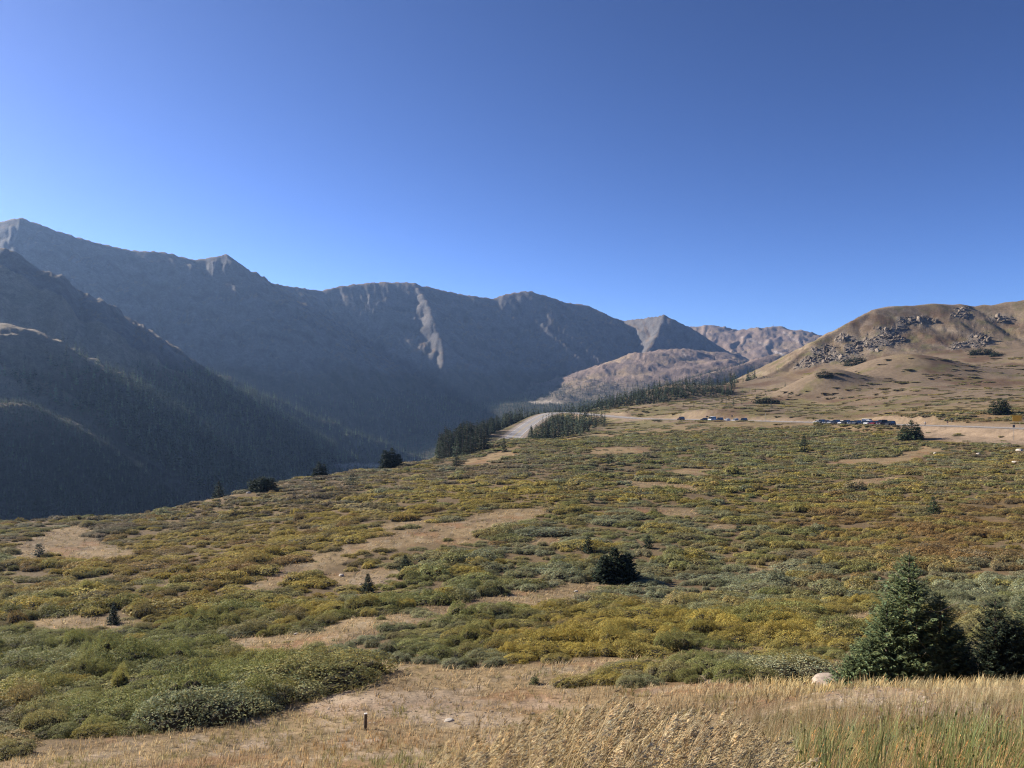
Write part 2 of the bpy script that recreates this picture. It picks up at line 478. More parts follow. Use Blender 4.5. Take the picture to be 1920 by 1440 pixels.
def leaf_mat(name, transl=0.3, lo=0.6, hi=1.35, shift=None, rough=0.75):
    """leaf colour from the plant's own tint, varied leaf by leaf"""
    m, nt, out = new_mat(name)
    t = N(nt, 'ShaderNodeAttribute', attribute_name='tint', attribute_type='INSTANCER').outputs['Color']
    r = N(nt, 'ShaderNodeAttribute', attribute_name='leaf').outputs['Color']
    c = mul_color(nt, t, r)
    b = N(nt, 'ShaderNodeBsdfPrincipled', i_Roughness=rough)
    b.inputs['Specular IOR Level'].default_value = 0.2
    nt.links.new(c, b.inputs['Base Color'])
    tr = N(nt, 'ShaderNodeBsdfTranslucent')
    nt.links.new(c, tr.inputs[0])
    mx = N(nt, 'ShaderNodeMixShader'); mx.inputs[0].default_value = transl
    nt.links.new(b.outputs[0], mx.inputs[1]); nt.links.new(tr.outputs[0], mx.inputs[2])
    nt.links.new(mx.outputs[0], out.inputs[0])
    return m

M = {}
M['ground'] = land_mat('meadow_ground', [(0.35, 0.75, 1.2), (4.0, 0.7, 1.25), (22.0, 0.72, 1.2)], 0.09, 9.0)
M['hill'] = land_mat('hill_ground', [(0.06, 0.82, 1.15), (0.45, 0.72, 1.25), (2.2, 0.7, 1.25)], 0.5, 0.8)
M['rock'] = land_mat('mountain_ground', [(0.02, 0.8, 1.18), (0.11, 0.75, 1.22), (0.5, 0.75, 1.2)], 3.0, 0.16)

# ------------------------------------------------------------------ what grows where (positions of the clearings and colours of the scrub)
CLEAR = [  # grassy clearings: polylines of (column, row, half width in rows)
    [(420, 1208, 6), (520, 1212, 14), (620, 1200, 14), (700, 1172, 12), (800, 1154, 11), (900, 1138, 10), (1000, 1122, 9), (1080, 1104, 9), (1140, 1098, 5)],
    [(470, 1106, 6), (560, 1068, 9), (625, 1046, 7)],
    [(620, 1042, 4), (700, 1022, 7), (790, 1006, 11), (880, 988, 11), (960, 968, 9), (1040, 954, 4)],
    [(30, 1046, 5), (90, 1018, 12), (140, 996, 8)], [(150, 1030, 14), (190, 1040, 12)],
    [(60, 1172, 6), (130, 1170, 11), (220, 1168, 8)],
    [(660, 1088, 13), (720, 1080, 11)],
    [(990, 1016, 4), (1040, 1014, 5)],
    [(370, 1205, 3), (480, 1198, 5)],
    [(1280, 885, 4), (1320, 884, 5)], [(1130, 846, 5), (1200, 843, 4)], [(1560, 868, 3), (1640, 862, 3)], [(1200, 958, 4), (1290, 962, 4)],
    [(890, 868, 5), (950, 852, 4)], [(380, 935, 4), (430, 926, 5)], [(720, 990, 4), (780, 980, 4)],
    [(1400, 1065, 3), (1500, 1075, 3)], [(1560, 1172, 8), (1640, 1160, 9)], [(1250, 1230, 3), (1420, 1222, 4)],
    [(1480, 1100, 3), (1540, 1112, 3)], [(1660, 868, 4), (1740, 845, 5)], [(1330, 990, 3), (1390, 985, 3)], [(840, 1020, 3), (900, 1012, 3)],
    [(1180, 905, 3), (1300, 915, 4)], [(1600, 905, 3), (1680, 898, 3)],
]
# lower edge of the scrub against the grassy bank, column -> row
EDGE_U = [-600, -300, -100, 0, 60, 140, 250, 330, 440, 540, 620, 640, 655, 700, 790, 860, 960, 1050, 1150, 1280, 1400, 1480, 1560, 1700, 1900, 2400]
EDGE_V = [1500, 1480, 1450, 1436, 1412, 1390, 1374, 1366, 1348, 1318, 1290, 1268, 1246, 1240, 1246, 1252, 1250, 1240, 1236, 1226, 1222, 1226, 1240, 1246, 1240, 1235]
EDGE2 = [(1070, 1284), (1110, 1262), (1200, 1246), (1330, 1232), (1450, 1232), (1540, 1240), (1560, 1276), (1440, 1278), (1330, 1282), (1220, 1288), (1110, 1290)]  # a second thicket on the bank

def clearing(u, v, y):
    wob = 5 * noise(u / 33, v / 13, 201) + 3 * noise(u / 11, v / 5, 202)
    m = np.zeros(u.shape)
    for pl in CLEAR:
        p = np.array(pl, float)
        p[:, 2] = p[:, 2] * 1.3 + 1; q = p.copy(); q[:, 0] *= 0.30
        d, t, ex = seg_dist(u * 0.30, v, q)
        m = np.maximum(m, sstep(1.15, 0.75, (d + wob * 0.35 * ex[..., 0] / 8) / ex[..., 0]))
    e = np.interp(u, EDGE_U, EDGE_V) + wob * 0.8
    bank = sstep(-4, 4, v - e)
    th = inside(u + wob, v + wob * 0.5, EDGE2)
    bank = np.where(th, 0, bank)
    return np.where(y < 75, np.maximum(m, bank), m), bank

# scrub colour zones: column, row, radius columns, radius rows, weight of (gold, rust, grey-green, green, dull brown)
ZONES = [
    (500, 1010, 190, 60, (1.1, .45, .1, .2, .3)), (330, 1060, 170, 45, (1.0, .9, .0, .1, .3)), (820, 930, 190, 34, (1.5, .2, .1, .3, .1)), (250, 1130, 200, 60, (.8, .2, .2, .7, .2)),
    (1300, 1190, 260, 40, (1.4, .15, .2, .7, .0)), (1080, 1220, 130, 18, (1.8, .35, .0, .1, .0)), (1700, 985, 230, 60, (.7, 1.25, .1, .3, .3)), (1820, 1040, 120, 34, (.4, 1.4, .2, .1, .4)),
    (1350, 1100, 260, 30, (.15, .05, 1.4, .5, .3)), (1840, 1110, 130, 45, (.1, .0, 1.6, .5, .2)), (1450, 1030, 160, 30, (.6, .3, .5, .8, .1)),
    (620, 910, 190, 40, (.15, .1, .5, .2, 1.4)), (900, 875, 160, 18, (.1, .1, .4, .3, 1.3)), (250, 985, 170, 26, (.25, .1, .4, .4, .9)), (1250, 850, 400, 40, (.3, .15, .5, .7, .5)),
    (1500, 930, 220, 26, (.9, .2, .3, .8, .1)), (1250, 1000, 200, 40, (.5, .1, .9, .6, .2)), (1000, 1050, 160, 30, (.5, .1, .8, .5, .3)), (800, 1120, 130, 40, (.4, .0, .5, 1.1, .1)),
    (300, 1290, 330, 70, (.30, .05, .3, 1.5, .1)), (780, 1210, 150, 40, (.2, .0, .8, 1.2, .1)), (1300, 1262, 240, 26, (.25, .05, .6, 1.0, .3)), (100, 1230, 170, 30, (.2, .0, .5, 1.2, .2)),
    (350, 1350, 90, 28, (.0, .0, 2.2, .5, .0)), (1750, 900, 200, 34, (.5, .4, .5, .5, .4)), (560, 1140, 130, 40, (.8, .2, .2, .6, .1)), (1600, 1150, 120, 30, (1.0, .2, .4, .7, .0)),
]
PALETTE = np.array([(0.43, 0.335, 0.078), (0.295, 0.185, 0.068), (0.29, 0.30, 0.172), (0.252, 0.256, 0.082), (0.25, 0.195, 0.122)])
PAL_NAMES = ['golden', 'rust-brown', 'grey-green', 'olive-green', 'dull brown']

def scrub_weights(u, v):
    w = np.full(u.shape + (5,), 0.12)
    for cu, cv, ru, rv, ww in ZONES:
        g = np.exp(-(((u - cu) / ru) ** 2 + ((v - cv) / rv) ** 2))
        w = w + g[..., None] * np.array(ww)
    return w

def dist_fade(Y):
    return sstep(200, 330, Y)

def land_color(x, y, z, fam, crag, outd, rd, slope):
    out = np.zeros((len(x), 3))
    m = fam < 2
    for mm, near in ((m, True), (~m, False)):
        if mm.any():
            out[mm] = _land_color(x[mm], y[mm], z[mm], fam[mm], crag[mm], outd[mm], rd[mm], slope[mm], near)
    return out

def _land_color(x, y, z, fam, crag, outd, rd, slope, near):
    n = len(x)
    yy = np.maximum(y, 1.0)
    u, v = uv_of(x, yy, z)
    col = np.zeros((n, 3))
    def mixc(c, k, a): return c * (1 - a[:, None]) + np.asarray(k) * a[:, None]
    if near:
        col[:] = _meadow(x, y, z, u, v, fam, crag, outd, rd, n, mixc)
    # --- mountains
    m = fam >= 2
    if m.any():
        xm, ym, zm, um, vm, fm, sl = x[m], y[m], z[m], u[m], v[m], fam[m], slope[m]
        k = m.sum()
        rock = mixc(np.tile(np.array((0.130, 0.120, 0.116)), (k, 1)), (0.078, 0.072, 0.072), sstep(-.1, .4, fbm(xm / 50, ym / 50, 331, 5)))
        scree = np.array((0.165, 0.146, 0.132)); tundra = np.array((0.19, 0.135, 0.09))
        c = mixc(rock, scree, sstep(0.0, 0.4, fbm(xm / 70, ym / 120, 332, 4)) * 0.7)
        c = mixc(c, tundra, sstep(0.62, 0.50, sl + 0.15 * fbm(xm / 60, ym / 60, 333, 3)) * np.where(fm == 4, 1.0, 0.8))
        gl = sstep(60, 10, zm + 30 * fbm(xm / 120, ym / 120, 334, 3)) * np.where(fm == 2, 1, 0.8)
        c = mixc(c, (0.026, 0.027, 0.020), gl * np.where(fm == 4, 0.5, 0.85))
        left_grass = (fm == 2) & (ym < 1100)
        c = np.where(left_grass[:, None], mixc(c, (0.24, 0.19, 0.125), sstep(-15, 35, zm + np.where(ym < 720, 45, 0)) * 0.75), c)
        ski = fm == 4
        cs = mixc(np.tile(np.array((0.21, 0.152, 0.12)), (k, 1)), (0.275, 0.20, 0.128), sstep(-0.05, 0.4, fbm(xm / 150, ym / 90, 336, 4)))
        cs = mixc(cs, (0.15, 0.115, 0.10), sstep(0.05, 0.35, fbm(xm / 60, ym / 120, 337, 4)) * 0.75)
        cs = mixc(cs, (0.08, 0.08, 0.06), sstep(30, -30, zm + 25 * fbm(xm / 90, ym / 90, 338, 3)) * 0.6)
        for pl, wd, cc in (([(1390, 632, 1), (1440, 648, 1)], 1.1, (0.34, 0.28, 0.23)), ([(1468, 622, 1), (1496, 641, 1)], 1.1, (0.36, 0.30, 0.25)), ([(1452, 659, 1), (1484, 671, 1)], 1.4, (0.46, 0.40, 0.35)), ([(1278, 658, 1), (1286, 668, 1)], 1.2, (0.36, 0.30, 0.24))):
            d, _, _ = seg_dist(um, vm, pl)
            cs = mixc(cs, cc, sstep(wd + .9, wd - .6, d))
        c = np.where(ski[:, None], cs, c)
        val = fm == 5
        cv = np.tile(np.array((0.10, 0.09, 0.055)), (k, 1))
        md = np.maximum(np.exp(-((um - 690) / 80) ** 2 - ((vm - 874) / 6) ** 2), np.exp(-((um - 1025) / 36) ** 2 - ((vm - 754) / 4) ** 2))
        cv = mixc(cv, (0.33, 0.28, 0.21), sstep(0.4, 0.7, md + 0.75 * fbm(xm / 45, ym / 45, 339, 3)))
        c = np.where(val[:, None], cv, c)
        c = mixc(c, (0.36, 0.30, 0.235), np.where(ym > 850, sstep(0.4, 0.7, md + 0.5 * fbm(xm / 45, ym / 45, 339, 3)), 0))
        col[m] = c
    return np.clip(col, 0.01, 0.9)

def _meadow(x, y, z, u, v, fam, crag, outd, rd, n, mixc):
    col = np.zeros((n, 3))
    n1 = fbm(x / 9, y / 9, 301, 4); n2 = fbm(x / 2.3, y / 2.3, 302, 3); n3 = fbm(x / 30, y / 30, 303, 3)
    straw = np.array((0.265, 0.188, 0.100)); brown = np.array((0.170, 0.118, 0.070)); pale = np.array((0.34, 0.255, 0.175)); red = np.array((0.25, 0.125, 0.058)); litter = np.array((0.135, 0.095, 0.050)); green = np.array((0.13, 0.15, 0.045))
    g = np.tile(straw, (n, 1))
    g = mixc(g, brown, sstep(-0.05, 0.45, n1 + 0.4 * n3))
    g = mixc(g, pale, sstep(0.12, 0.42, n2 - 0.35 * n1) * 0.8 * sstep(80, 40, y))
    g = mixc(g, red, sstep(0.1, 0.4, fbm(x / 6, y / 6, 305, 3)) * 0.55)
    spot = sstep(.12, .34, fbm(x / 1.1, y / 1.1, 306, 3)) * sstep(230, 120, y)
    g = mixc(g, (0.105, 0.08, 0.045), spot * 0.6)
    g = mixc(g, (0.33, 0.265, 0.185), sstep(.2, .4, fbm(x / 1.9 + 9, y / 1.9, 307, 3)) * 0.5 * sstep(230, 120, y))
    cl = np.zeros(n); _k = y < 340
    if _k.any(): cl[_k] = clearing(u[_k], v[_k], y[_k])[0]
    g = mixc(g, litter, (1 - cl) * sstep(330, 260, y) * 0.75)
    # bare stony ground on the bank
    bare = np.zeros(n)
    for cu, cv, ru, rv, a in ((760, 1318, 170, 26, .9), (900, 1350, 120, 18, .8), (1000, 1322, 130, 14, .6), (640, 1330, 90, 18, .8), (1640, 1310, 110, 22, 1.0), (1760, 1335, 110, 16, .8), (480, 1395, 60, 14, .6), (1330, 1272, 70, 8, .7), (1900, 1278, 50, 8, .8), (700, 1090, 50, 16, .9), (620, 1362, 80, 12, .5)):
        bare = np.maximum(bare, a * np.exp(-((u - cu) / ru) ** 2 - ((v - cv) / rv) ** 2))
    bare = sstep(0.25, 0.62, bare + 0.32 * n2 + 0.15 * fbm(x / .6, y / .6, 309, 2)) * sstep(95, 60, y)
    g = mixc(g, (0.36, 0.275, 0.195), bare * 0.6)
    # beyond the road: brown hillside meadow with green flushes
    hb = mixc(np.tile(np.array((0.200, 0.147, 0.097)), (n, 1)), (0.135, 0.085, 0.052), sstep(-0.05, 0.4, fbm(x / 46, y / 46, 311, 4) + 0.25 * sstep(690, 640, v) * sstep(1560, 1640, u) * sstep(1830, 1720, u)))
    hb = mixc(hb, (0.265, 0.197, 0.112), sstep(0.1, 0.5, fbm(x / 33 + 7, y / 70, 312, 3)) * 0.75)
    hb = mixc(hb, (0.150, 0.135, 0.048), sstep(0.05, 0.3, fbm(x / 26, y / 14, 313, 4) + 0.35 * sstep(730, 775, v) - 0.12) * 0.65)
    g = g * (1 - sstep(300, 400, y))[:, None] + hb * sstep(300, 400, y)[:, None]
    # bare soil of cuttings, embankments and road shoulders
    soil = np.array((0.31, 0.225, 0.15))
    soiln = sstep(13 + 5 * n1, 7.5 + 3 * n1, rd + np.where((x < 40) & (y > 300), 5.0, 0.0)) * sstep(190, 215, y)
    far_side = (x > np.interp(y, _RY, _RX)) & (y > 225) & (y < 540)
    soiln = np.maximum(soiln, np.where(far_side, .75 * sstep(19, 13, rd + 4 * n2) * sstep(-.35, .15, noise(y / 34, y * 0 + .5, 44)), 0))
    soiln = np.maximum(soiln, sstep(34, 24, rd + 8 * n1) * sstep(1690, 1730, u) * sstep(790, 800, v) * sstep(850, 842, v + 8 * n2 + (1900 - u) * 0.16) * sstep(190, 215, y))
    soiln = soiln * np.where((u > 980) & (u < 1140) & (v > 780), 0.35, 1.0)
    g = mixc(g, soil, soiln)
    g = mixc(g, (0.17, 0.125, 0.085), soiln * sstep(0.0, 0.5, fbm(x / 3.5, y / 7, 315, 4)) * 0.7)
    g = mixc(g, (0.31, 0.265, 0.225), sstep(7.0, 6.0, rd) * sstep(190, 215, y))
    # steep wooded fall below the shelf
    g = mixc(g, (0.085, 0.075, 0.042), sstep(3, 14, outd) * sstep(20, 60, y))
    col[:] = g
    # --- brown hill
    m = fam == 1
    if m.any():
        hc = hb[m]
        up = sstep(700, 600, v[m])
        hc = mixc(hc, (0.24, 0.182, 0.125), up * 0.55 * sstep(-.3, .3, fbm(x[m] / 60, y[m] / 25, 321, 3)))
        hc = mixc(hc, (0.23, 0.18, 0.135), sstep(0.0, 0.35, fbm(x[m] / 22, y[m] / 34, 322, 4) - 0.1) * 0.7)
        dg = (x[m] * .8 + z[m] * 1.9)
        hc = mixc(hc, (0.125, 0.088, 0.060), sstep(0.0, 0.4, fbm(dg / 26, y[m] / 60, 326, 4)) * 0.6)
        hc = mixc(hc, (0.30, 0.235, 0.165), sstep(0.08, 0.4, fbm(dg / 17 + 4, y[m] / 90, 327, 4)) * 0.6)
        hc = mixc(hc, (0.12, 0.115, 0.05), sstep(0.15, 0.4, fbm(x[m] / 12, y[m] / 12, 328, 4)) * 0.55)
        rock = mixc(np.tile(np.array((0.185, 0.163, 0.142)), (m.sum(), 1)), (0.085, 0.076, 0.068), sstep(-.1, .35, fbm(x[m] / 4, y[m] / 7, 323, 4)))
        rock = mixc(rock, (0.33, 0.26, 0.19), sstep(0.1, .4, fbm(x[m] / 11, y[m] / 11, 325, 3)) * 0.7)
        hc = mixc(hc, rock, crag[m] * 0.95)
        hc = mixc(hc, (0.10, 0.105, 0.035), sstep(0.12, 0.3, fbm(x[m] / 17, y[m] / 17, 324, 4) - 0.25 * up) * 0.6 * sstep(1640, 1500, u[m]))
        col[m] = hc
    return col

# ------------------------------------------------------------------ terrain meshes
a_in = np.arange(-0.72, 0.7201, 0.0016)
a_out = np.array([0.73, 0.745, 0.765, 0.79, 0.82, 0.855, 0.895, 0.94, 1.0, 1.08, 1.18, 1.3])
AA = np.concatenate([-a_out[::-1], a_in, a_out])
_r = [1.6]
while _r[-1] < 4700:
    r = _r[-1]
    st = 0.013 if r < 120 else 0.0095 if r < 440 else 0.0050 if r < 1000 else 0.0062
    _r.append(r * (1 + st))
RR = np.array(_r)
GA, GR = np.meshgrid(AA, RR)            # rows: distance
GX = GA * GR; GY = GR - R0
sh = GX.shape
Zf, FAM, CRAG, OUTD, RD = [q.reshape(sh) for q in height(GX.ravel(), GY.ravel(), True)]
GZ = Zf
_gy = np.gradient(GZ, axis=0) / np.maximum(np.gradient(GY, axis=0), 1e-6)
_gx = np.gradient(GZ, axis=1) / np.maximum(np.gradient(GX, axis=1), 1e-6)
SLOPE = np.sqrt(np.clip(_gx, -3, 3) ** 2 + np.clip(_gy, -3, 3) ** 2)
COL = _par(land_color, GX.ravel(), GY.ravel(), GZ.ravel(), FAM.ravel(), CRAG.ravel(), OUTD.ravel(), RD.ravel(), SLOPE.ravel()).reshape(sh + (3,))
# what of the ground the camera can see (for leaving out plants nobody would see)
with np.errstate(divide='ignore', invalid='ignore'):
    EL = np.where(GY > 1.5, GZ / np.maximum(GY, 1.5), -9)
RUN = np.maximum.accumulate(EL, axis=0)
def seen(x, y, ztop, slack=0.0):
    r = y + R0
    ia = np.clip(np.searchsorted(AA, x / r), 0, len(AA) - 1)
    ir = np.clip(np.searchsorted(RR, r) - 2, 0, len(RR) - 1)
    return ztop / np.maximum(y, 1) > RUN[ir, ia] - slack

def quick_h(x, y):
    """height read back from the terrain mesh (bilinear)"""
    r = y + R0; a = x / r
    ia = np.clip(np.searchsorted(AA, a) - 1, 0, len(AA) - 2); ir = np.clip(np.searchsorted(RR, r) - 1, 0, len(RR) - 2)
    fa = (a - AA[ia]) / (AA[ia + 1] - AA[ia]); fr = (r - RR[ir]) / (RR[ir + 1] - RR[ir])
    return (GZ[ir, ia] * (1 - fa) + GZ[ir, ia + 1] * fa) * (1 - fr) + (GZ[ir + 1, ia] * (1 - fa) + GZ[ir + 1, ia + 1] * fa) * fr

def mesh_from(name, verts, faces_flat, nper, mat, smooth=True, cols=None):
    me = bpy.data.meshes.new(name)
    nv = len(verts); nf = len(faces_flat) // nper
    me.vertices.add(nv); me.vertices.foreach_set('co', np.asarray(verts, np.float32).ravel())
    me.loops.add(nf * nper); me.loops.foreach_set('vertex_index', np.asarray(faces_flat, np.int32))
    me.polygons.add(nf)
    me.polygons.foreach_set('loop_start', np.arange(0, nf * nper, nper, dtype=np.int32))
    me.polygons.foreach_set('loop_total', np.full(nf, nper, np.int32))
    if smooth:
        me.polygons.foreach_set('use_smooth', np.ones(nf, bool))
    me.update(calc_edges=True)
    if cols is not None:
        at_ = me.color_attributes.new('col', 'FLOAT_COLOR', 'POINT')
        at_.data.foreach_set('color', np.concatenate([cols, np.ones((nv, 1))], 1).astype(np.float32).ravel())
    if mat is not None:
        me.materials.append(mat)
    return me

def link(name, data, parent=None):
    o = bpy.data.objects.new(name, data)
    C.objects.link(o)
    if parent is not None:
        o.parent = parent
    return o

def tag(o, label=None, cat=None, group=None, kind=None):
    if label: o['label'] = label
    if cat: o['category'] = cat
    if group: o['group'] = group
    if kind: o['kind'] = kind
    return o

nR, nA = sh
idx = np.arange(nR * nA).reshape(sh)
quads = np.stack([idx[:-1, :-1], idx[:-1, 1:], idx[1:, 1:], idx[1:, :-1]], -1).reshape(-1, 4)
qf = FAM[1:, 1:].ravel()
PV = np.stack([GX, GY, GZ], -1).reshape(-1, 3); PC = COL.reshape(-1, 3)
for fam_ids, nm, mk, lab in (((0,), 'ground', 'ground', 'alpine meadow shelf and grassy bank of the pass'), ((1,), 'hillside', 'hill', 'brown hill with rocky outcrops beyond the parked cars'),
                        ((2,), 'mountain_wall', 'rock', 'shaded mountain wall with wooded spurs above the valley'), ((3,), 'mountain_range', 'rock', 'shaded rocky range closing the head of the valley'),
                        ((4,), 'ski_hill', 'rock', 'sunlit purple-brown ski hills far beyond the road'), ((5,), 'valley_floor', 'rock', 'wooded valley floor with pale meadows')):
    m = np.isin(qf, fam_ids)
    if not m.any(): continue
    q = quads[m]
    used, inv = np.unique(q, return_inverse=True)
    me = mesh_from(nm, PV[used], inv.ravel(), 4, M[mk], True, PC[used])
    tag(link(nm, me), lab, None, None, 'structure')
# ------------------------------------------------------------------ air
def haze_box(x0, x1, y0, y1, z0, z1, dens):
    bm = bmesh.new()
    bmesh.ops.create_cube(bm, size=1.0, matrix=Matrix.Translation(((x0 + x1) / 2, (y0 + y1) / 2, (z0 + z1) / 2)) @ Matrix.Diagonal((x1 - x0, y1 - y0, z1 - z0, 1)))
    me = bpy.data.meshes.new('haze'); bm.to_mesh(me); bm.free()
    m, nt, out = new_mat('haze_air')
    pv = N(nt, 'ShaderNodeVolumePrincipled', i_Density=dens, i_Anisotropy=0.42)
    pv.inputs['Color'].default_value = (0.38, 0.60, 1.0, 1)
    nt.links.new(pv.outputs[0], out.inputs['Volume'])
    me.materials.append(m)
    o = link('haze', me)
    tag(o, 'thin blue haze hanging over the valley and far mountains', None, None, 'stuff')
haze_box(PV[:, 0].min() - 20, PV[:, 0].max() + 20, -30, PV[:, 1].max() + 20, PV[:, 2].min() - 2, PV[:, 2].max() + 15, 0.00006)
print('terrain', len(PV), 'z', PV[:, 2].min(), PV[:, 2].max())

# ------------------------------------------------------------------ plants: mesh builders
class Soup:
    """collects loose faces with a leaf colour per corner"""
    def __init__(s): s.v = []; s.f = []; s.c = []; s.n = 0
    def add(s, verts, faces, cols):
        verts = np.asarray(verts, float).reshape(-1, 3); faces = np.asarray(faces, int)
        s.v.append(verts); s.f.append(faces + s.n); s.n += len(verts)
        cols = np.asarray(cols, float)
        if cols.ndim == 1: cols = np.tile(cols, (len(verts), 1))
        s.c.append(cols)
    def mesh(s, name, mat, smooth=False):
        v = np.concatenate(s.v); f = np.concatenate(s.f); c = np.concatenate(s.c)
        me = mesh_from(name, v, f.ravel(), f.shape[1], mat, smooth)
        a = me.color_attributes.new('leaf', 'FLOAT_COLOR', 'POINT')
        a.data.foreach_set('color', np.concatenate([c, np.ones((len(c), 1))], 1).astype(np.float32).ravel())
        return me

def diamonds(cent, axis, side, length, width, cols, soup):
    """one pointed quad leaf per row"""
    n = len(cent)
    L = length[:, None]; Wd = width[:, None]
    v = np.stack([cent - axis * L * .5, cent + side * Wd * .5, cent + axis * L * .5, cent - side * Wd * .5], 1).reshape(-1, 3)
    f = np.arange(n * 4).reshape(n, 4)
    soup.add(v, f, np.repeat(cols, 4, 0))

def unit(a): return a / np.maximum(np.linalg.norm(a, axis=-1, keepdims=True), 1e-9)

def leaf_cols(r, n, spread=0.24, hue=0.10):
    g = np.clip(1 + spread * r.standard_normal(n), 0.45, 1.7)
    warm = 1 + hue * r.standard_normal(n)
    return np.clip(np.stack([g * warm, g, g / np.maximum(warm, .6)], 1), 0.2, 2.2)

def shrub_parts(seed, n, leaf, lobes):
    """low rounded willow, unit half width and unit height"""
    r = np.random.default_rng(seed)
    ang = r.uniform(0, 2 * math.pi, lobes); rad = np.sqrt(r.uniform(0, 1, lobes)) * 0.72
    lc = np.stack([rad * np.cos(ang), rad * np.sin(ang), np.zeros(lobes)], 1)
    lr = r.uniform(0.30, 0.46, lobes)
    top = (1 - 0.55 * rad ** 2) * r.uniform(0.72, 1.0, lobes)
    k = r.integers(0, lobes, n)
    d = unit(r.standard_normal((n, 3))); d[:, 2] = np.abs(d[:, 2]) * 1.0 - 0.12
    d = unit(d)
    shell = np.clip(1 - np.abs(r.normal(0, 0.13, n)), 0.4, 1.1)
    p = np.empty((n, 3))
    p[:, :2] = lc[k, :2] + d[:, :2] * (lr[k] * shell)[:, None]
    p[:, 2] = top[k] * (0.30 + 0.70 * np.maximum(d[:, 2], -0.3) * shell) * 1.0
    p[:, 2] = np.maximum(p[:, 2], 0.03)
    # drop leaves buried inside another lobe
    keep = np.ones(n, bool)
    for j in range(lobes):
        q = (p[:, :2] - lc[j, :2]) / (lr[j] * 0.80)
        zz = (p[:, 2] - 0.3 * top[j]) / (0.7 * top[j] * 0.80)
        keep &= ~(((q ** 2).sum(1) + np.maximum(zz, 0) ** 2 < 1) & (k != j))
    p, d = p[keep], d[keep]; m = len(p)
    nrm = unit(d + 0.45 * r.standard_normal((m, 3)))
    ax = unit(np.cross(nrm, r.standard_normal((m, 3)))); ax[:, 2] += 0.35; ax = unit(ax)
    sd = unit(np.cross(nrm, ax))
    ln = leaf * r.uniform(0.7, 1.4, m)
    s = Soup(); diamonds(p, ax, sd, ln, ln * 0.42, leaf_cols(r, m), s)
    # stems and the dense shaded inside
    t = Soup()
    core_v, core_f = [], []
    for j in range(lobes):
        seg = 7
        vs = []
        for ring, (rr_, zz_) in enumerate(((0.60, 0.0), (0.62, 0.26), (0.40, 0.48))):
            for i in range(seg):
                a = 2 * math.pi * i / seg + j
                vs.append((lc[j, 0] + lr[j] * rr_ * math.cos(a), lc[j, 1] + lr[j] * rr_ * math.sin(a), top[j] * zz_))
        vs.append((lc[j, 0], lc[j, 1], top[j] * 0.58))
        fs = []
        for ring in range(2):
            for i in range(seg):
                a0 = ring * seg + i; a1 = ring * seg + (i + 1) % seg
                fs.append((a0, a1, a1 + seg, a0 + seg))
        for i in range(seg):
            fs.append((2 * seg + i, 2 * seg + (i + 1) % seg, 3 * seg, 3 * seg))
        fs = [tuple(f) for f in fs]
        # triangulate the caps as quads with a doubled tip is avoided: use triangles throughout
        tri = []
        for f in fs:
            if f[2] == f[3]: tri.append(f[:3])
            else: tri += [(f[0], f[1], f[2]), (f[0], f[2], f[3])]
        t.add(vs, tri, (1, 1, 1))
    ns = 26
    a = r.uniform(0, 2 * math.pi, ns); rr_ = np.sqrt(r.uniform(0, 1, ns)) * 0.8
    for i in range(ns):
        b0 = np.array((rr_[i] * .55 * math.cos(a[i]), rr_[i] * .55 * math.sin(a[i]), 0)); b1 = np.array((rr_[i] * math.cos(a[i]), rr_[i] * math.sin(a[i]), (1 - .5 * rr_[i] ** 2) * r.uniform(.6, .95)))
        w = 0.012
        o = np.array((w, 0, 0)); q = np.array((0, w, 0))
        t.add([b0 + o, b0 - o * .5 + q, b0 - o * .5 - q, b1], [(0, 1, 3), (1, 2, 3), (2, 0, 3)], (1.3, 1.25, 1.2))
    return s, t

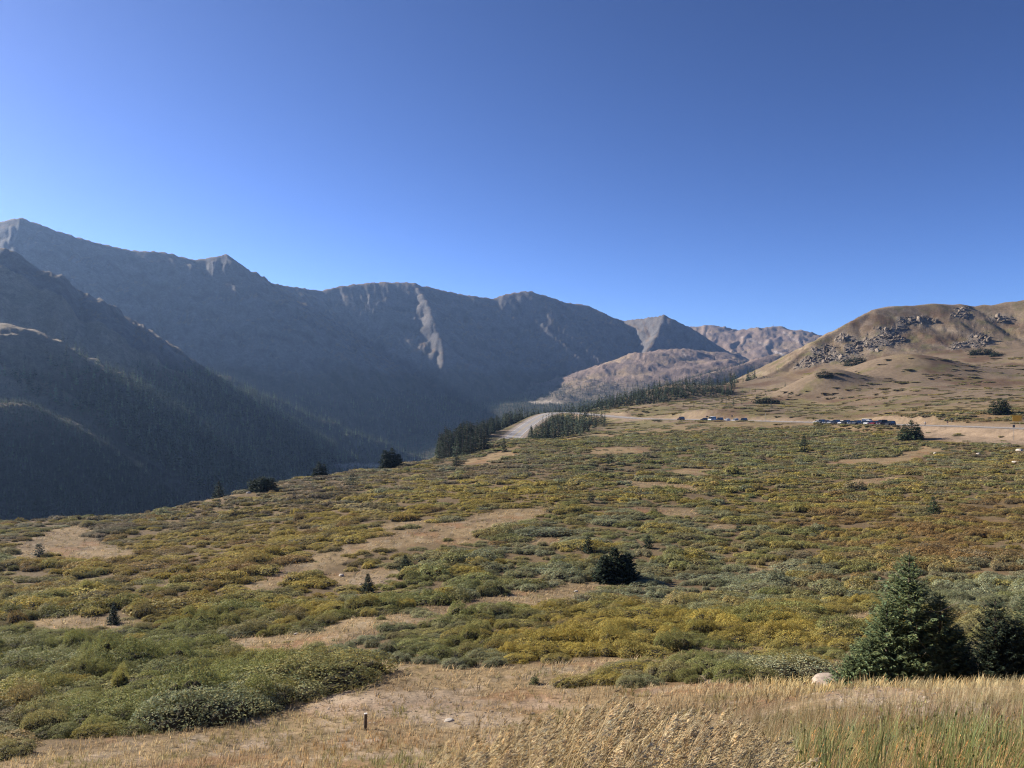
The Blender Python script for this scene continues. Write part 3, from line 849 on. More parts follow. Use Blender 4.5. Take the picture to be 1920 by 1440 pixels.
def spruce_parts(seed, h, rb, whorls, nb, twigs, needle, skirt=0.03, lean=0.0, flag=0.0, power=0.85, stems=None, fat=1.0, twl=0.34):
    """spruce crown of branch sprays and a tapered trunk; stems: (dx, dy, height factor) of a clump"""
    r = np.random.default_rng(seed)
    S_ = Soup(); TT = []
    for (ox, oy, hf) in (stems or [(0, 0, 1.0)]):
        H = h * hf; RB = rb * (0.35 + 0.65 * hf) if stems else rb
        ldir = np.array((lean, lean * .3))
        # trunk
        seg = 6
        lv = np.linspace(0, 1, 7)
        vs = []
        for q in lv:
            cx, cy = ox + ldir[0] * H * q * q, oy + ldir[1] * H * q * q
            rad = 0.028 * H * (1 - q) + 0.004 * H
            for i in range(seg):
                a = 2 * math.pi * i / seg
                vs.append((cx + rad * math.cos(a), cy + rad * math.sin(a), H * q * 0.99 - (0.12 if q == 0 else 0)))
        fs = []
        for k in range(len(lv) - 1):
            for i in range(seg):
                fs.append((k * seg + i, k * seg + (i + 1) % seg, (k + 1) * seg + (i + 1) % seg, (k + 1) * seg + i))
        T = Soup(); T.add(vs, fs, (1, 1, 1)); TT.append(T)
        cent, ax, sd, ln, wd, cols = [], [], [], [], [], []
        nw = max(5, int(whorls * (0.35 + 0.65 * hf))) if stems else whorls
        for w in range(nw):
            q = skirt + (0.985 - skirt) * (w + r.uniform(-.3, .3)) / nw
            q = min(max(q, 0.01), 0.985)
            prof = RB * (1 - q) ** power * (1 if q > 0.12 else 0.72 + 2.3 * q)
            for b in range(nb):
                az = 2 * math.pi * (b + r.uniform(-.4, .4)) / nb + w * 2.4
                fl = 1 - flag * max(0, math.cos(az - math.pi * 0.0)) * (0.3 + 0.7 * q)
                L = max(prof * r.uniform(0.62, 1.12) * fl, 0.02 * H)
                pitch = math.radians(-14 + 46 * q + r.uniform(-9, 9))
                bz = H * q
                dirh = np.array((math.cos(az), math.sin(az), 0))
                base = np.array((ox + ldir[0] * H * q * q, oy + ldir[1] * H * q * q, bz))
                tt = np.linspace(0.22, 1.0, twigs)
                pos = base + dirh * (L * tt)[:, None] * math.cos(pitch)
                pos[:, 2] += L * (tt * math.sin(pitch) - 0.16 * np.sin(tt * math.pi) + 0.10 * tt ** 3)
                perp = np.array((-math.sin(az), math.cos(az), 0))
                for sgn in (-1, 1):
                    dd = dirh * (0.55 + 0.35 * r.random(twigs))[:, None] + perp * (sgn * r.uniform(0.35, 1.0, twigs))[:, None] + np.array((0, 0, 1)) * r.uniform(-.35, .25, twigs)[:, None]
                    dd = unit(dd)
                    tl = (L * twl * (1.15 - 0.55 * tt) + needle) * r.uniform(.7, 1.25, twigs)
                    cent.append(pos + dd * (tl * .45)[:, None]); ax.append(dd)
                    nn = unit(np.cross(dd, np.array((0, 0, 1.0))) + 0.45 * r.standard_normal((twigs, 3)))
                    sd.append(nn); ln.append(tl); wd.append(np.maximum(tl * fat * r.uniform(.26, .42, twigs), needle * .5))
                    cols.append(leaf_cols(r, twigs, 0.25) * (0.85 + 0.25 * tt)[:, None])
        # leader
        cent.append(np.array([[ox + ldir[0] * H, oy + ldir[1] * H, H * 0.985]])); ax.append(np.array([[0, 0, 1.0]])); sd.append(np.array([[1.0, 0, 0]])); ln.append(np.array([H * .07])); wd.append(np.array([H * .016])); cols.append(np.ones((1, 3)))
        diamonds(np.concatenate(cent), np.concatenate(ax), np.concatenate(sd), np.concatenate(ln), np.concatenate(wd), np.concatenate(cols), S_)
    return S_, TT

def far_spruce(seed):
    """small forest spruce, unit height"""
    r = np.random.default_rng(seed)
    S_ = Soup()
    cent, ax, sd, ln, wd, cols = [], [], [], [], [], []
    for w in range(9):
        q = 0.10 + 0.86 * w / 9
        L = 0.185 * (1 - q) ** 0.8 + 0.015
        for b in range(6):
            a = 2 * math.pi * (b + r.uniform(-.4, .4)) / 6 + w
            d = unit(np.array([[math.cos(a), math.sin(a), r.uniform(-.55, -.05)]]))
            l = L * r.uniform(.7, 1.25)
            cent.append(np.array([[0, 0, q]]) + d * l * .5); ax.append(d); sd.append(unit(np.cross(d, np.array([[0, 0, 1.0]])) + r.normal(0, .3, (1, 3)))); ln.append(np.array([l])); wd.append(np.array([l * .75])); cols.append(leaf_cols(r, 1, .2))
    cent.append(np.array([[0, 0, .93]])); ax.append(np.array([[0, 0, 1.0]])); sd.append(np.array([[1.0, 0, 0]])); ln.append(np.array([.2])); wd.append(np.array([.04])); cols.append(np.ones((1, 3)))
    diamonds(np.concatenate(cent), np.concatenate(ax), np.concatenate(sd), np.concatenate(ln), np.concatenate(wd), np.concatenate(cols), S_)
    S_.add([(0.018, 0, -.03), (-.012, .014, -.03), (-.012, -.014, -.03), (0, 0, .9)], [(0, 1, 3, 3), (1, 2, 3, 3), (2, 0, 3, 3)], (1.6, 1.2, .9))
    S_.f[-1] = np.array([(0, 1, 3, 2)]) + S_.n - 4
    return S_

def grass_tuft(seed, blades, h, spread, width, lean=0.25, heads=0.0):
    """tuft of curved blades, some with a seed head"""
    r = np.random.default_rng(seed)
    s = Soup()
    for i in range(blades):
        a = r.uniform(0, 2 * math.pi); d = np.array((math.cos(a), math.sin(a), 0)); rr_ = spread * math.sqrt(r.random())
        b = d * rr_ * 0.6
        H = h * r.uniform(.55, 1.1)
        tip = d * rr_ * 1.3 + np.array((lean * H * r.uniform(.3, 1.3), lean * H * r.normal(0, .35), H))
        mid = b + (tip - b) * .55 - np.array((lean * H * .2, 0, 0)); mid[2] = H * .62
        sv = np.array((-d[1], d[0], 0)) * width * .5
        c = leaf_cols(r, 1, .25)[0]
        s.add([b - sv, b + sv, mid + sv * .8, mid - sv * .8], [(0, 1, 2, 3)], c)
        s.add([mid - sv * .8, mid + sv * .8, tip + sv * .12, tip - sv * .12], [(0, 1, 2, 3)], c)
        if r.random() < heads:
            hd = unit((tip - mid)[None])[0]
            for k in range(3):
                p = tip - hd * H * .03 * k
                o = np.array((r.normal(), r.normal(), 0)) * width * .7
                s.add([p - o, p + hd * H * .03, p + o, p - hd * H * .035], [(0, 1, 2, 3)], c * np.array((1.08, 1.02, .95)))
    return s

def brome_stalk(seed):
    """tall grass stem with a one-sided nodding panicle, leaning with the wind"""
    r = np.random.default_rng(seed)
    st = Soup(); hd = Soup()
    H = 1.0
    wind = np.array((r.uniform(.08, .34), r.uniform(-.12, .06), 0))
    def P_(t):
        return np.array((wind[0] * t ** 2.2 * H, wind[1] * t ** 2.2 * H, H * (t - .10 * t ** 4)))
    ts = np.linspace(0, 1, 7); w = 0.0022
    for a, b in zip(ts[:-1], ts[1:]):
        p, q = P_(a), P_(b)
        st.add([p - (w, 0, 0), p + (w, 0, 0), q + (w * .8, 0, 0), q - (w * .8, 0, 0)], [(0, 1, 2, 3)], (1, 1, 1))
        st.add([p - (0, w, 0), p + (0, w, 0), q + (0, w * .8, 0), q - (0, w * .8, 0)], [(0, 1, 2, 3)], (1, 1, 1))
    # leaf blades
    for k in range(3):
        t0 = r.uniform(.1, .5); p = P_(t0); a = r.uniform(0, 6.28)
        d = np.array((math.cos(a) + .5, math.sin(a), 0)); L = r.uniform(.18, .3)
        m_ = p + d * L * .5 + (0, 0, L * .45); e = p + d * L + (0, 0, L * .1)
        sv = np.array((-d[1], d[0], 0)) * .005
        st.add([p - sv, p + sv, m_ + sv, m_ - sv], [(0, 1, 2, 3)], (.9, 1, .8)); st.add([m_ - sv, m_ + sv, e + sv * .1, e - sv * .1], [(0, 1, 2, 3)], (.9, 1, .8))
    # panicle
    n = 30
    cent, ax, sd, ln, wd, cols = [], [], [], [], [], []
    for i in range(n):
        t = 0.80 + 0.22 * i / n
        p = P_(min(t, 1.0)) + (np.array((.5, 0, .15)) * max(t - 1, 0))
        side = np.array((r.uniform(.1, 1.0), r.normal(0, .5), r.uniform(-.1, .7)))
        side = side / np.linalg.norm(side)
        reach = r.uniform(.008, .055) * (1.12 - (t - .8) * 3.4)
        c = p + side * reach + np.array((.012, 0, 0))
        d = unit((side * .6 + np.array((.55, 0, .35)) + r.normal(0, .22, 3))[None])[0]
        cent.append(c); ax.append(d); sd.append(unit(np.cross(d, r.standard_normal(3))[None])[0]); ln.append(r.uniform(.026, .042)); wd.append(r.uniform(.0075, .0115)); cols.append(leaf_cols(r, 1, .2, .04)[0])
    cent, ax, sd, ln, wd, cols = map(np.array, (cent, ax, sd, ln, wd, cols))
    diamonds(cent, ax, sd, ln, wd, cols, hd)
    diamonds(cent, ax, unit(np.cross(ax, sd)), ln, wd, cols * .9, hd)
    return st, hd

# ------------------------------------------------------------------ scattering of what nobody could count
def source_coll(name, meshes):
    c = bpy.data.collections.new(name)
    for i, me in enumerate(meshes):
        o = bpy.data.objects.new('%s_%02d' % (name, i), me)
        c.objects.link(o)
    return c

def scatter(name, label, pts, rotz, scale, tint, pick, coll, tilt=None):
    n = len(pts)
    me = bpy.data.meshes.new(name)
    me.vertices.add(n); me.vertices.foreach_set('co', np.asarray(pts, np.float32).ravel())
    def attr(nm, kind, field, data):
        a = me.attributes.new(nm, kind, 'POINT'); a.data.foreach_set(field, np.ascontiguousarray(data).ravel())
    rot = np.zeros((n, 3), np.float32); rot[:, 2] = rotz
    if tilt is not None: rot[:, :2] = tilt
    attr('rot', 'FLOAT_VECTOR', 'vector', rot)
    attr('siz', 'FLOAT_VECTOR', 'vector', np.asarray(scale, np.float32))
    attr('pick', 'INT', 'value', np.asarray(pick, np.int32))
    attr('tint', 'FLOAT_COLOR', 'color', np.concatenate([np.asarray(tint, np.float32), np.ones((n, 1), np.float32)], 1))
    o = link(name, me)
    tag(o, label, None, None, 'stuff')
    g = bpy.data.node_groups.new(name + '_scatter', 'GeometryNodeTree')
    g.interface.new_socket('Geometry', in_out='INPUT', socket_type='NodeSocketGeometry')
    g.interface.new_socket('Geometry', in_out='OUTPUT', socket_type='NodeSocketGeometry')
    gi = g.nodes.new('NodeGroupInput'); go = g.nodes.new('NodeGroupOutput')
    ci = g.nodes.new('GeometryNodeCollectionInfo')
    ci.inputs['Collection'].default_value = coll
    ci.inputs['Separate Children'].default_value = True
    ci.inputs['Reset Children'].default_value = True
    ip = g.nodes.new('GeometryNodeInstanceOnPoints')
    ip.inputs['Pick Instance'].default_value = True
    def na(nm, dt):
        k = g.nodes.new('GeometryNodeInputNamedAttribute'); k.data_type = dt; k.inputs['Name'].default_value = nm
        return k.outputs['Attribute']
    g.links.new(gi.outputs[0], ip.inputs['Points']); g.links.new(ci.outputs[0], ip.inputs['Instance'])
    g.links.new(na('pick', 'INT'), ip.inputs['Instance Index'])
    e2r = g.nodes.new('FunctionNodeEulerToRotation')
    g.links.new(na('rot', 'FLOAT_VECTOR'), e2r.inputs[0]); g.links.new(e2r.outputs[0], ip.inputs['Rotation'])
    g.links.new(na('siz', 'FLOAT_VECTOR'), ip.inputs['Scale'])
    g.links.new(ip.outputs[0], go.inputs[0])
    md = o.modifiers.new('scatter', 'NODES'); md.node_group = g
    return o

M['willow'] = leaf_mat('willow_leaves', 0.26)
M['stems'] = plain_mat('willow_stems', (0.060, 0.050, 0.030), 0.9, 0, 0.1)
M['needles'] = leaf_mat('spruce_needles', 0.12)
M['bark'] = plain_mat('spruce_bark', (0.17, 0.135, 0.105), 0.95, 0, 0.1, 14.0, 0.6, 1.3, 0.01)
M['grass'] = leaf_mat('grass_blades', 0.35)
M['chaff'] = leaf_mat('brome_heads', 0.30)

def join_two(name, s, t, ms, mt):
    """foliage and stems in one mesh (two materials), everything as quads/tris"""
    ma = s.mesh(name + '_a', ms); mb = t.mesh(name + '_b', mt)
    bm = bmesh.new(); bm.from_mesh(ma); nf = len(bm.faces)
    bm.from_mesh(mb); bm.faces.ensure_lookup_table()
    for f in bm.faces[nf:]: f.material_index = 1
    me = bpy.data.meshes.new(name); bm.to_mesh(me); bm.free()
    me.materials.append(ms); me.materials.append(mt)
    bpy.data.meshes.remove(ma); bpy.data.meshes.remove(mb)
    return me

# ------------------------------------------------------------------ rays to the ground
def hit(u, v, y0=3.0, y1=900.0):
    """first ground point seen at a photograph pixel"""
    ys = np.exp(np.linspace(math.log(y0), math.log(y1), 4000))
    xs = (u - 960) / F * ys
    zr = (720 - v) / F * ys
    q = quick_h(xs, ys)
    g = (q >= zr) & (ys < 850)
    i = int(np.argmax(g)) if g.any() else -1
    if v > 835 and (i < 0 or ys[i] > 330):      # just above the brow as built: stand it on the brow
        i = int(np.argmax(np.where(ys < 320, q / ys, -9)))
    return xs[i], ys[i], float(quick_h(xs[i:i + 1] if i >= 0 else xs[-1:], ys[i:i + 1] if i >= 0 else ys[-1:])[0])

# ------------------------------------------------------------------ single conifers of the pass
NEAR_TREES = []     # keep the scrub away from these: x, y, radius
TREES = []          # dicts, built further down
def tree_px(u, v, hpx, wpx, stems, label, tint=(0.030, 0.044, 0.022), y0=3.0, low=False):
    x, y, z = hit(u, v, y0)
    hh = hpx / F * y * 1.22 + (0.45 if 85 < y < 330 else 0.2); ww = wpx / F * y * 1.12
    TREES.append(dict(p=(x, y, z), h=hh, w=ww, stems=stems, label=label, tint=tint, low=low))
    NEAR_TREES.append((x, y, ww * 0.55)); NEAR_TREES.append((x * (1 - 2.2 / y), y - 2.2, ww * 0.4))
tree_px(1152, 1092, 53, 72, 6, 'dense dark spruce clump standing alone in the middle of the willow flat')
tree_px(760, 1072, 25, 24, 1, 'small dark spruce beside the upper end of the stony patch')
tree_px(690, 1112, 29, 24, 2, 'small leaning spruce on the bare stony patch')
tree_px(1103, 1036, 22, 26, 2, 'small dark spruce just behind the big spruce clump')
tree_px(1215, 1028, 18, 20, 1, 'small round spruce across from the big spruce clump, among grey-green willows')
tree_px(1508, 848, 27, 17, 1, 'slim dark spruce standing alone below the parked cars')
tree_px(1709, 825, 30, 38, 4, 'broad spruce clump at the road edge beside the last parked car', (0.04, 0.062, 0.028))
tree_px(735, 873, 30, 38, 5, 'dark spruce clump on the brow above the pale valley meadow')
tree_px(598, 887, 23, 27, 4, 'compact spruce clump on the brow beside the pale valley meadow')
tree_px(410, 927, 25, 20, 2, 'upright dark spruce on the brow against the shaded forest')
tree_px(491, 921, 20, 48, 5, 'low wide spruce thicket on the brow next to the upright spruce', low=True)
tree_px(856, 874, 23, 17, 1, 'pointed spruce on the brow at the foot of the road stand')
tree_px(1143, 870, 14, 24, 2, 'low spruce bush on the upper willow flat', low=True)
tree_px(1385, 995, 11, 17, 1, 'tiny dark spruce among the yellow-green willows')
tree_px(1750, 962, 23, 23, 2, 'small pale spruce among the rust-coloured willows', (0.06, 0.085, 0.04))
tree_px(1875, 777, 25, 38, 4, 'round spruce clump above the road cutting near the yellow sign', (0.045, 0.065, 0.03))
tree_px(411, 952, 16, 12, 1, 'tiny spruce just below the upright spruce of the brow')
tree_px(945, 848, 22, 12, 1, 'slim spruce on the brow in front of the road')
tree_px(1108, 942, 16, 20, 1, 'small spruce at the end of the upper grassy strip')
tree_px(136, 1200, 17, 11, 1, 'tiny pointed spruce beside the far-side grass patch of the lower thicket')
tree_px(213, 1170, 30, 19, 2, 'small dark spruce by the edge of the hollow in the golden willows')
tree_px(73, 1043, 15, 18, 1, 'round dark spruce bush on the bare brown slope', low=True)
tree_px(185, 981, 11, 11, 1, 'tiny spruce on the crest above the bare brown slope')
tree_px(575, 950, 11, 13, 1, 'tiny dark spruce among the dull brown willows of the brow')
tree_px(660, 912, 14, 20, 1, 'low dark spruce on the brown slope under the brow', low=True)
tree_px(1003, 1283, 6, 17, 1, 'tiny green juniper tuft alone on the tan grass bank', (0.09, 0.10, 0.035), 14.0, True)
tree_px(1420, 1010, 9, 12, 1, 'very small spruce among grey-green willows behind the flat')
tree_px(1330, 930, 8, 10, 1, 'very small spruce on the upper flat below the far parked cars')
tree_px(1605, 684, 13, 40, 5, 'dark low spruce mat on the brown knoll', low=True)
tree_px(1440, 757, 9, 44, 5, 'dark low spruce mat above the road cutting', low=True)
tree_px(1545, 708, 10, 26, 4, 'dark low spruce mat at the foot of the crags', low=True)
tree_px(1838, 665, 9, 38, 5, 'long dark spruce mat high on the brown hill', low=True)
tree_px(1868, 668, 6, 24, 3, 'short dark spruce mat high on the brown hill', low=True)
tree_px(1200, 868, 9, 16, 1, 'tiny dark spruce bush on the upper willow flat beyond the low one', low=True)

def clump(stems, w, seed):
    r = np.random.default_rng(seed)
    if stems <= 2: return None
    out = [(0, 0, 1.0)]
    for k in range(stems - 1):
        s = (-1) ** k * (0.35 + 0.65 * (k // 2 + 1) / max(1, stems // 2)) * w * .33
        out.append((s, r.uniform(-.2, .2) * w, r.uniform(.62, .95)))
    return out

def build_tree(name, loc, h, rb, tint, label, group, seed, whorls, nb, twigs, needle, stems=None, cat='spruce tree', **kw):
    o = link(name, None)
    o.location = loc
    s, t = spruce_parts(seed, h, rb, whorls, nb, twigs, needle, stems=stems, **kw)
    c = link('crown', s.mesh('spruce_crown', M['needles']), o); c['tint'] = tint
    for q in t:
        link('trunk', q.mesh('spruce_trunk', M['bark'], True), o)
    tag(o, label, cat, group)
    return o

for i, t in enumerate(TREES):
    x, y, z = t['p']
    st = clump(t['stems'], t['w'], 400 + i)
    px = F / y * t['h']
    wh = int(np.clip(px / 2.4, 8, 20)); tw = 5 if px > 25 else 3
    rb = t['w'] * (0.62 if st is None else 0.36)
    build_tree('spruce_tree', (x, y, z - 0.05), t['h'], rb, t['tint'], t['label'], 'spruces scattered over the pass', 500 + i, wh, 9, tw + 1, 0.06 * t['h'] / 2 + 0.03, st, skirt=0.02, fat=1.25 if st is None else 1.6,
               power=0.45 if t['low'] else (0.95 if st is None else 0.75))

# the big wind-shaped spruces behind the grassy bank
def gz_(x, y): return float(quick_h(np.array([x]), np.array([y]))[0])
def dead_limbs(o, n, h, seed, rmax):
    """bare grey branches sticking out of a crown"""
    r = np.random.default_rng(seed)
    for k in range(n):
        a = r.uniform(-2.6, .4); z0 = h * r.uniform(.12, .6); L = rmax * r.uniform(.5, .95)
        b0 = np.array((r.uniform(-.5, .8), r.uniform(-.4, .1), z0)); d = np.array((math.cos(a), math.sin(a), r.uniform(.1, .6))); d /= np.linalg.norm(d)
        mid = b0 + d * L * .5 + np.array((0, 0, -.06)); end = b0 + d * L + np.array((0, 0, .1))
        q = Soup(); pts = [b0, mid, end]; rad = (.026, .016, .004); vs = []
        for p_, w in zip(pts, rad):
            for j in range(4): vs.append(p_ + np.array((math.cos(j * 1.571), math.sin(j * 1.571) * .7, math.sin(j * 1.571) * .7)) * w)
        q.add(vs, [(i * 4 + j, i * 4 + (j + 1) % 4, i * 4 + 4 + (j + 1) % 4, i * 4 + 4 + j) for i in range(2) for j in range(4)], (1, 1, 1))
        link('dead_branch', q.mesh('dead_branch', M['dead_wood'], True), o)
M['dead_wood'] = plain_mat('bleached_dead_wood', (0.34, 0.28, 0.22), 0.9, 0, 0.1, 20.0, .7, 1.2)
bx, by = 12.85, 25.0
bz = gz_(bx, by)
big_h = (720 - 1033) / F * by - bz
o = build_tree('spruce_tree', (bx, by, bz - 0.05), big_h, 1.75, (0.135, 0.168, 0.072), 'tall wind-shaped green spruce with bare twigs beside the pale boulder', 'big spruces behind the grass bank', 611, 42, 11, 20, 0.035,
           [(0, 0, 1.0), (-0.80, -0.15, 0.66), (0.85, -.25, 0.72), (-1.45, -0.3, 0.42), (1.35, -.4, .50), (-0.45, -.55, 0.45), (0.35, -.7, .36), (1.75, -.1, .30), (-1.95, -.2, .28), (-1.0, -.6, .30)], skirt=0.0, flag=0.4, power=0.62, fat=.95, twl=.19)
dead_limbs(o, 14, big_h, 77, 1.6)
NEAR_TREES.append((bx, by, 2.3)); NEAR_TREES.append((bx - 1.4, by, 1.6))
b2x, b2y = 15.1, 23.6
b2z = gz_(b2x, b2y)
h2 = (720 - 1122) / F * b2y - b2z
o = build_tree('spruce_tree', (b2x - .35, b2y, b2z - .05), h2, 1.0, (0.045, 0.06, 0.032), 'dark dense spruce next to the tall wind-shaped one', 'big spruces behind the grass bank', 612, 28, 10, 15, 0.035,
           [(0, 0, 1.0), (.45, -.1, .72), (-.35, -.2, .55)], skirt=0.0, power=0.5, fat=.95, twl=.2)
o = build_tree('spruce_tree', (b2x + 1.15, b2y + .5, b2z - .05), h2 * 1.04, 1.25, (0.095, 0.112, 0.055), 'ragged spruce at the very edge of the picture behind the grass bank', 'big spruces behind the grass bank', 613, 28, 10, 15, 0.035,
           [(0, 0, 1.0), (-.7, -.2, .74), (.8, -.2, .86), (1.7, 0, .95), (.3, -.6, .5)], skirt=0.0, power=0.5, fat=.95, twl=.2)
dead_limbs(o, 6, h2, 78, 1.2)
NEAR_TREES.append((b2x, b2y, 1.6)); NEAR_TREES.append((b2x + 1.2, b2y, 2.2))

# ------------------------------------------------------------------ willow scrub
def jgrid(x0, x1, y0, y1, c):
    nx, ny = int((x1 - x0) / c), int((y1 - y0) / c)
    gx, gy = np.meshgrid(np.arange(nx), np.arange(ny))
    return (x0 + (gx + rng.uniform(0.05, .95, gx.shape)) * c).ravel(), (y0 + (gy + rng.uniform(.05, .95, gy.shape)) * c).ravel()

SX, SY, SC = [], [], []
for y0, y1, c in ((22, 70, 1.28), (70, 150, 1.5), (150, 330, 1.95), (330, 640, 3.4)):
    hw = 0.72 * y1 + 6
    x, y = jgrid(-hw, hw, y0, y1, c)
    k = np.abs(x) < 0.72 * y + 6
    SX.append(x[k]); SY.append(y[k]); SC.append(np.full(k.sum(), c))
SX, SY, SC = map(np.concatenate, (SX, SY, SC))
SZ, SF, SCR, SO, SRD = height(SX, SY, True)
SU, SV = uv_of(SX, SY, SZ)
cl, bank = _par(lambda a, b, c: clearing(a, b, c), SU, SV, SY)
wts = scrub_weights(SU, SV)
ns_ = len(SX)
R = rng.random(ns_)
gap = fbm(SX / 7.5, SY / 5.5, 401, 3)
dull = wts[:, 4] / wts.sum(1)
p = np.where(cl > 0.5, 0.05, 0.97)
p = p * np.where((gap < -0.20 + 0.38 * dull) & (SY > 60), 0.30, 1.0)
p = p * np.where(SY > 330, np.where((SF == 0) & (fbm(SX / 30, SY / 15, 402, 3) + 0.2 * sstep(700, 780, SV) > 0.12), 0.55, 0.03), 1.0)
p = p * (SRD > ROAD_HALF + 9) * (SO < 7) * (SF <= 1) * (SCR < .3)
p = np.where((SY < 75) & (bank > 0.5), 0.0, p)
p = np.where((SU > 1700) & (SRD < 32) & (SV > 790) & (SV < 860), 0.08 * p, p)
for tx, ty, tr in NEAR_TREES:
    p = np.where((SX - tx) ** 2 + (SY - ty) ** 2 < (tr + 0.5) ** 2, 0, p)
p = np.where((SY < 40) & (SX > 9.5) & (SY < 31), 0, p)
keep = R < p
keep &= seen(SX, SY, SZ + 1.2, 0.004)
SX, SY, SZ, SU, SV, SC, wts, cl = [q[keep] for q in (SX, SY, SZ, SU, SV, SC, wts, cl)]
ns_ = len(SX)
for k in range(5):
    wts[:, k] *= np.exp(1.7 * fbm(SX / 6.5, SY / 6.5, 420 + k, 2) + 0.45 * rng.standard_normal(ns_))
wp = wts ** 2.6
wp /= wp.sum(1, keepdims=True)
TINT = wp @ PALETTE
DOM = wp.argmax(1)
TINT *= np.clip(1 + 0.13 * rng.standard_normal(ns_), .7, 1.35)[:, None]
big = sstep(-.3, .4, fbm(SX / 11, SY / 11, 430, 2))
half = SC * (0.46 + 0.36 * big) * np.exp(rng.normal(0, .34, ns_))
hgt = np.where(SY < 90, 0.55 + 0.55 * big, 0.42 + 0.45 * big) * np.exp(rng.normal(-.03, .26, ns_))
hgt = np.where(SY > 330, hgt * .75, hgt)
hgt = np.where(cl > .5, hgt * .42, hgt); half = np.where(cl > .5, half * .5, half)
_bt = (SU < 640) & (SV > 1215) & (SY < 60)
hgt *= np.where(_bt, 1.4, 1.0); half *= np.where(_bt, 1.35, 1.0)
SCL = np.stack([half * rng.uniform(1.0, 1.75, ns_), half * rng.uniform(.8, 1.15, ns_), hgt], 1)
ROT = rng.normal(0, .3, ns_) + np.where(rng.random(ns_) < .5, math.pi, 0)
SOURCES = {}
for lvl, (n, leaf, lobes) in {'near': (10500, 0.050, 15), 'mid': (3200, 0.088, 12), 'far': (850, 0.17, 9)}.items():
    SOURCES[lvl] = [shrub_parts(700 + 10 * i + len(lvl), n, leaf, lobes) for i in range(4)]
WM = {lvl: [(s.mesh('willow_foliage', M['willow']), t.mesh('willow_stem', M['stems'])) for s, t in v] for lvl, v in SOURCES.items()}
WJ = {lvl: [join_two('willow_' + lvl, s, t, M['willow'], M['stems']) for s, t in v] for lvl, v in SOURCES.items()}

# the 300 that show largest are things of their own
app = half / SY * (np.abs(SU - 960) < 990) * (SV < 1480) * (SU > -20) * (SU < 1940)
order = np.argsort(-app)
IND = np.zeros(ns_, bool); IND[order[:300]] = True
LAND = [('thicket', 'in the big green thicket below the hollow', 300, 1300, 330, 90), ]
def place_words(u, v):
    spots = [(320, 1345, 'edging the big lower thicket'), (120, 1380, 'in the corner of the big thicket'), (520, 1290, 'at the pointed end of the thicket'),
             (200, 1270, 'amid the big lower thicket'), (420, 1250, 'behind the big lower thicket'), (60, 1290, 'outermost in the big thicket'),
             (700, 1230, 'where the grassy track begins'), (860, 1225, 'in the bank below the track'), (1080, 1215, 'in the golden hedge'),
             (1250, 1190, 'in the yellow belt'), (1430, 1180, 'in the yellow-green belt'), (1150, 1262, 'at the low end of the bank thicket'),
             (1300, 1258, 'amid the small bank thicket'), (1470, 1255, 'near the pale boulder'), (1560, 1180, 'close to the tall spruce'),
             (1820, 1150, 'behind the big spruces'), (1100, 1140, 'between track and yellow belt'), (800, 1110, 'above the grassy track'), (560, 1180, 'beside the track fork'),
             (300, 1190, 'on the flat beyond the thicket'), (80, 1200, 'near the tiny pointed spruce'), (1350, 1120, 'on the grey-green flat'), (1000, 1080, 'close to the spruce clump'),
             (400, 1120, 'on the golden slope'), (150, 1110, 'round the dark hollow'), (620, 1100, 'near the stony patch'), (1700, 1090, 'on the rust-coloured slope')]
    return min(spots, key=lambda s: ((s[0] - u) / 1.6) ** 2 + (s[1] - v) ** 2)[2]
made = {}
cand_lab = []
for i in order[:300]:
    size = 'large' if half[i] > 1.25 else 'small' if half[i] < 0.9 else 'middle-sized'
    tall = 'tall' if hgt[i] > 1.15 else 'flat' if hgt[i] < 0.75 else 'rounded'
    tone = 'pale' if TINT[i].sum() > PALETTE[DOM[i]].sum() * 1.12 else 'dark' if TINT[i].sum() < PALETTE[DOM[i]].sum() * .9 else ''
    cand_lab.append(' '.join(w for w in (size, tall, tone, PAL_NAMES[DOM[i]], 'willow shrub', place_words(SU[i], SV[i])) if w))
cnt = {}
for l in cand_lab: cnt[l] = cnt.get(l, 0) + 1
# twins of one label are told apart by how they lie to each other
by_lab = {}
for n, i in enumerate(order[:300]): by_lab.setdefault(cand_lab[n], []).append((n, i))
for l, lst in by_lab.items():
    if len(lst) == 2:
        (n1, i1), (n2, i2) = lst
        if abs(SV[i1] - SV[i2]) > 12:
            a, b = ('front', 'rear') if SV[i1] > SV[i2] else ('rear', 'front')
            cand_lab[n1] = a + ' ' + l; cand_lab[n2] = b + ' ' + l
        else:
            a, b = ('left', 'right') if SU[i1] < SU[i2] else ('right', 'left')
            cand_lab[n1] = a + ' ' + l; cand_lab[n2] = b + ' ' + l
ORD = ['leftmost', 'second', 'third', 'fourth', 'fifth', 'sixth']
def tell_apart(labels, items, u_of):
    """alike neighbours are told apart by their order from the left"""
    by = {}
    for n, i in enumerate(items): by.setdefault(labels[n], []).append((u_of[i], n))
    for l, lst in by.items():
        if 2 <= len(lst) <= 6 and len(l.split()) <= 13:
            lst.sort()
            for k, (_, n) in enumerate(lst):
                labels[n] = ('rightmost ' if k == len(lst) - 1 else 'leftmost ' if k == 0 else ORD[k] + ' from left, ') + l
tell_apart(cand_lab, list(order[:300]), SU)
for n, i in enumerate(order[:300]):
    e = link('willow_shrub', None)
    e.location = (SX[i], SY[i], SZ[i] - .05); e.rotation_euler = (0, 0, ROT[i]); e.scale = SCL[i]
    lvl = 'near' if SY[i] < 62 else 'mid'
    f_, s_ = WM[lvl][int(rng.integers(4))]
    a = link('foliage', f_, e); a['tint'] = [float(q) for q in TINT[i]]
    link('stems', s_, e)
    tag(e, cand_lab[n], 'willow shrub', 'willow shrubs nearest the grass bank')
k = ~IND
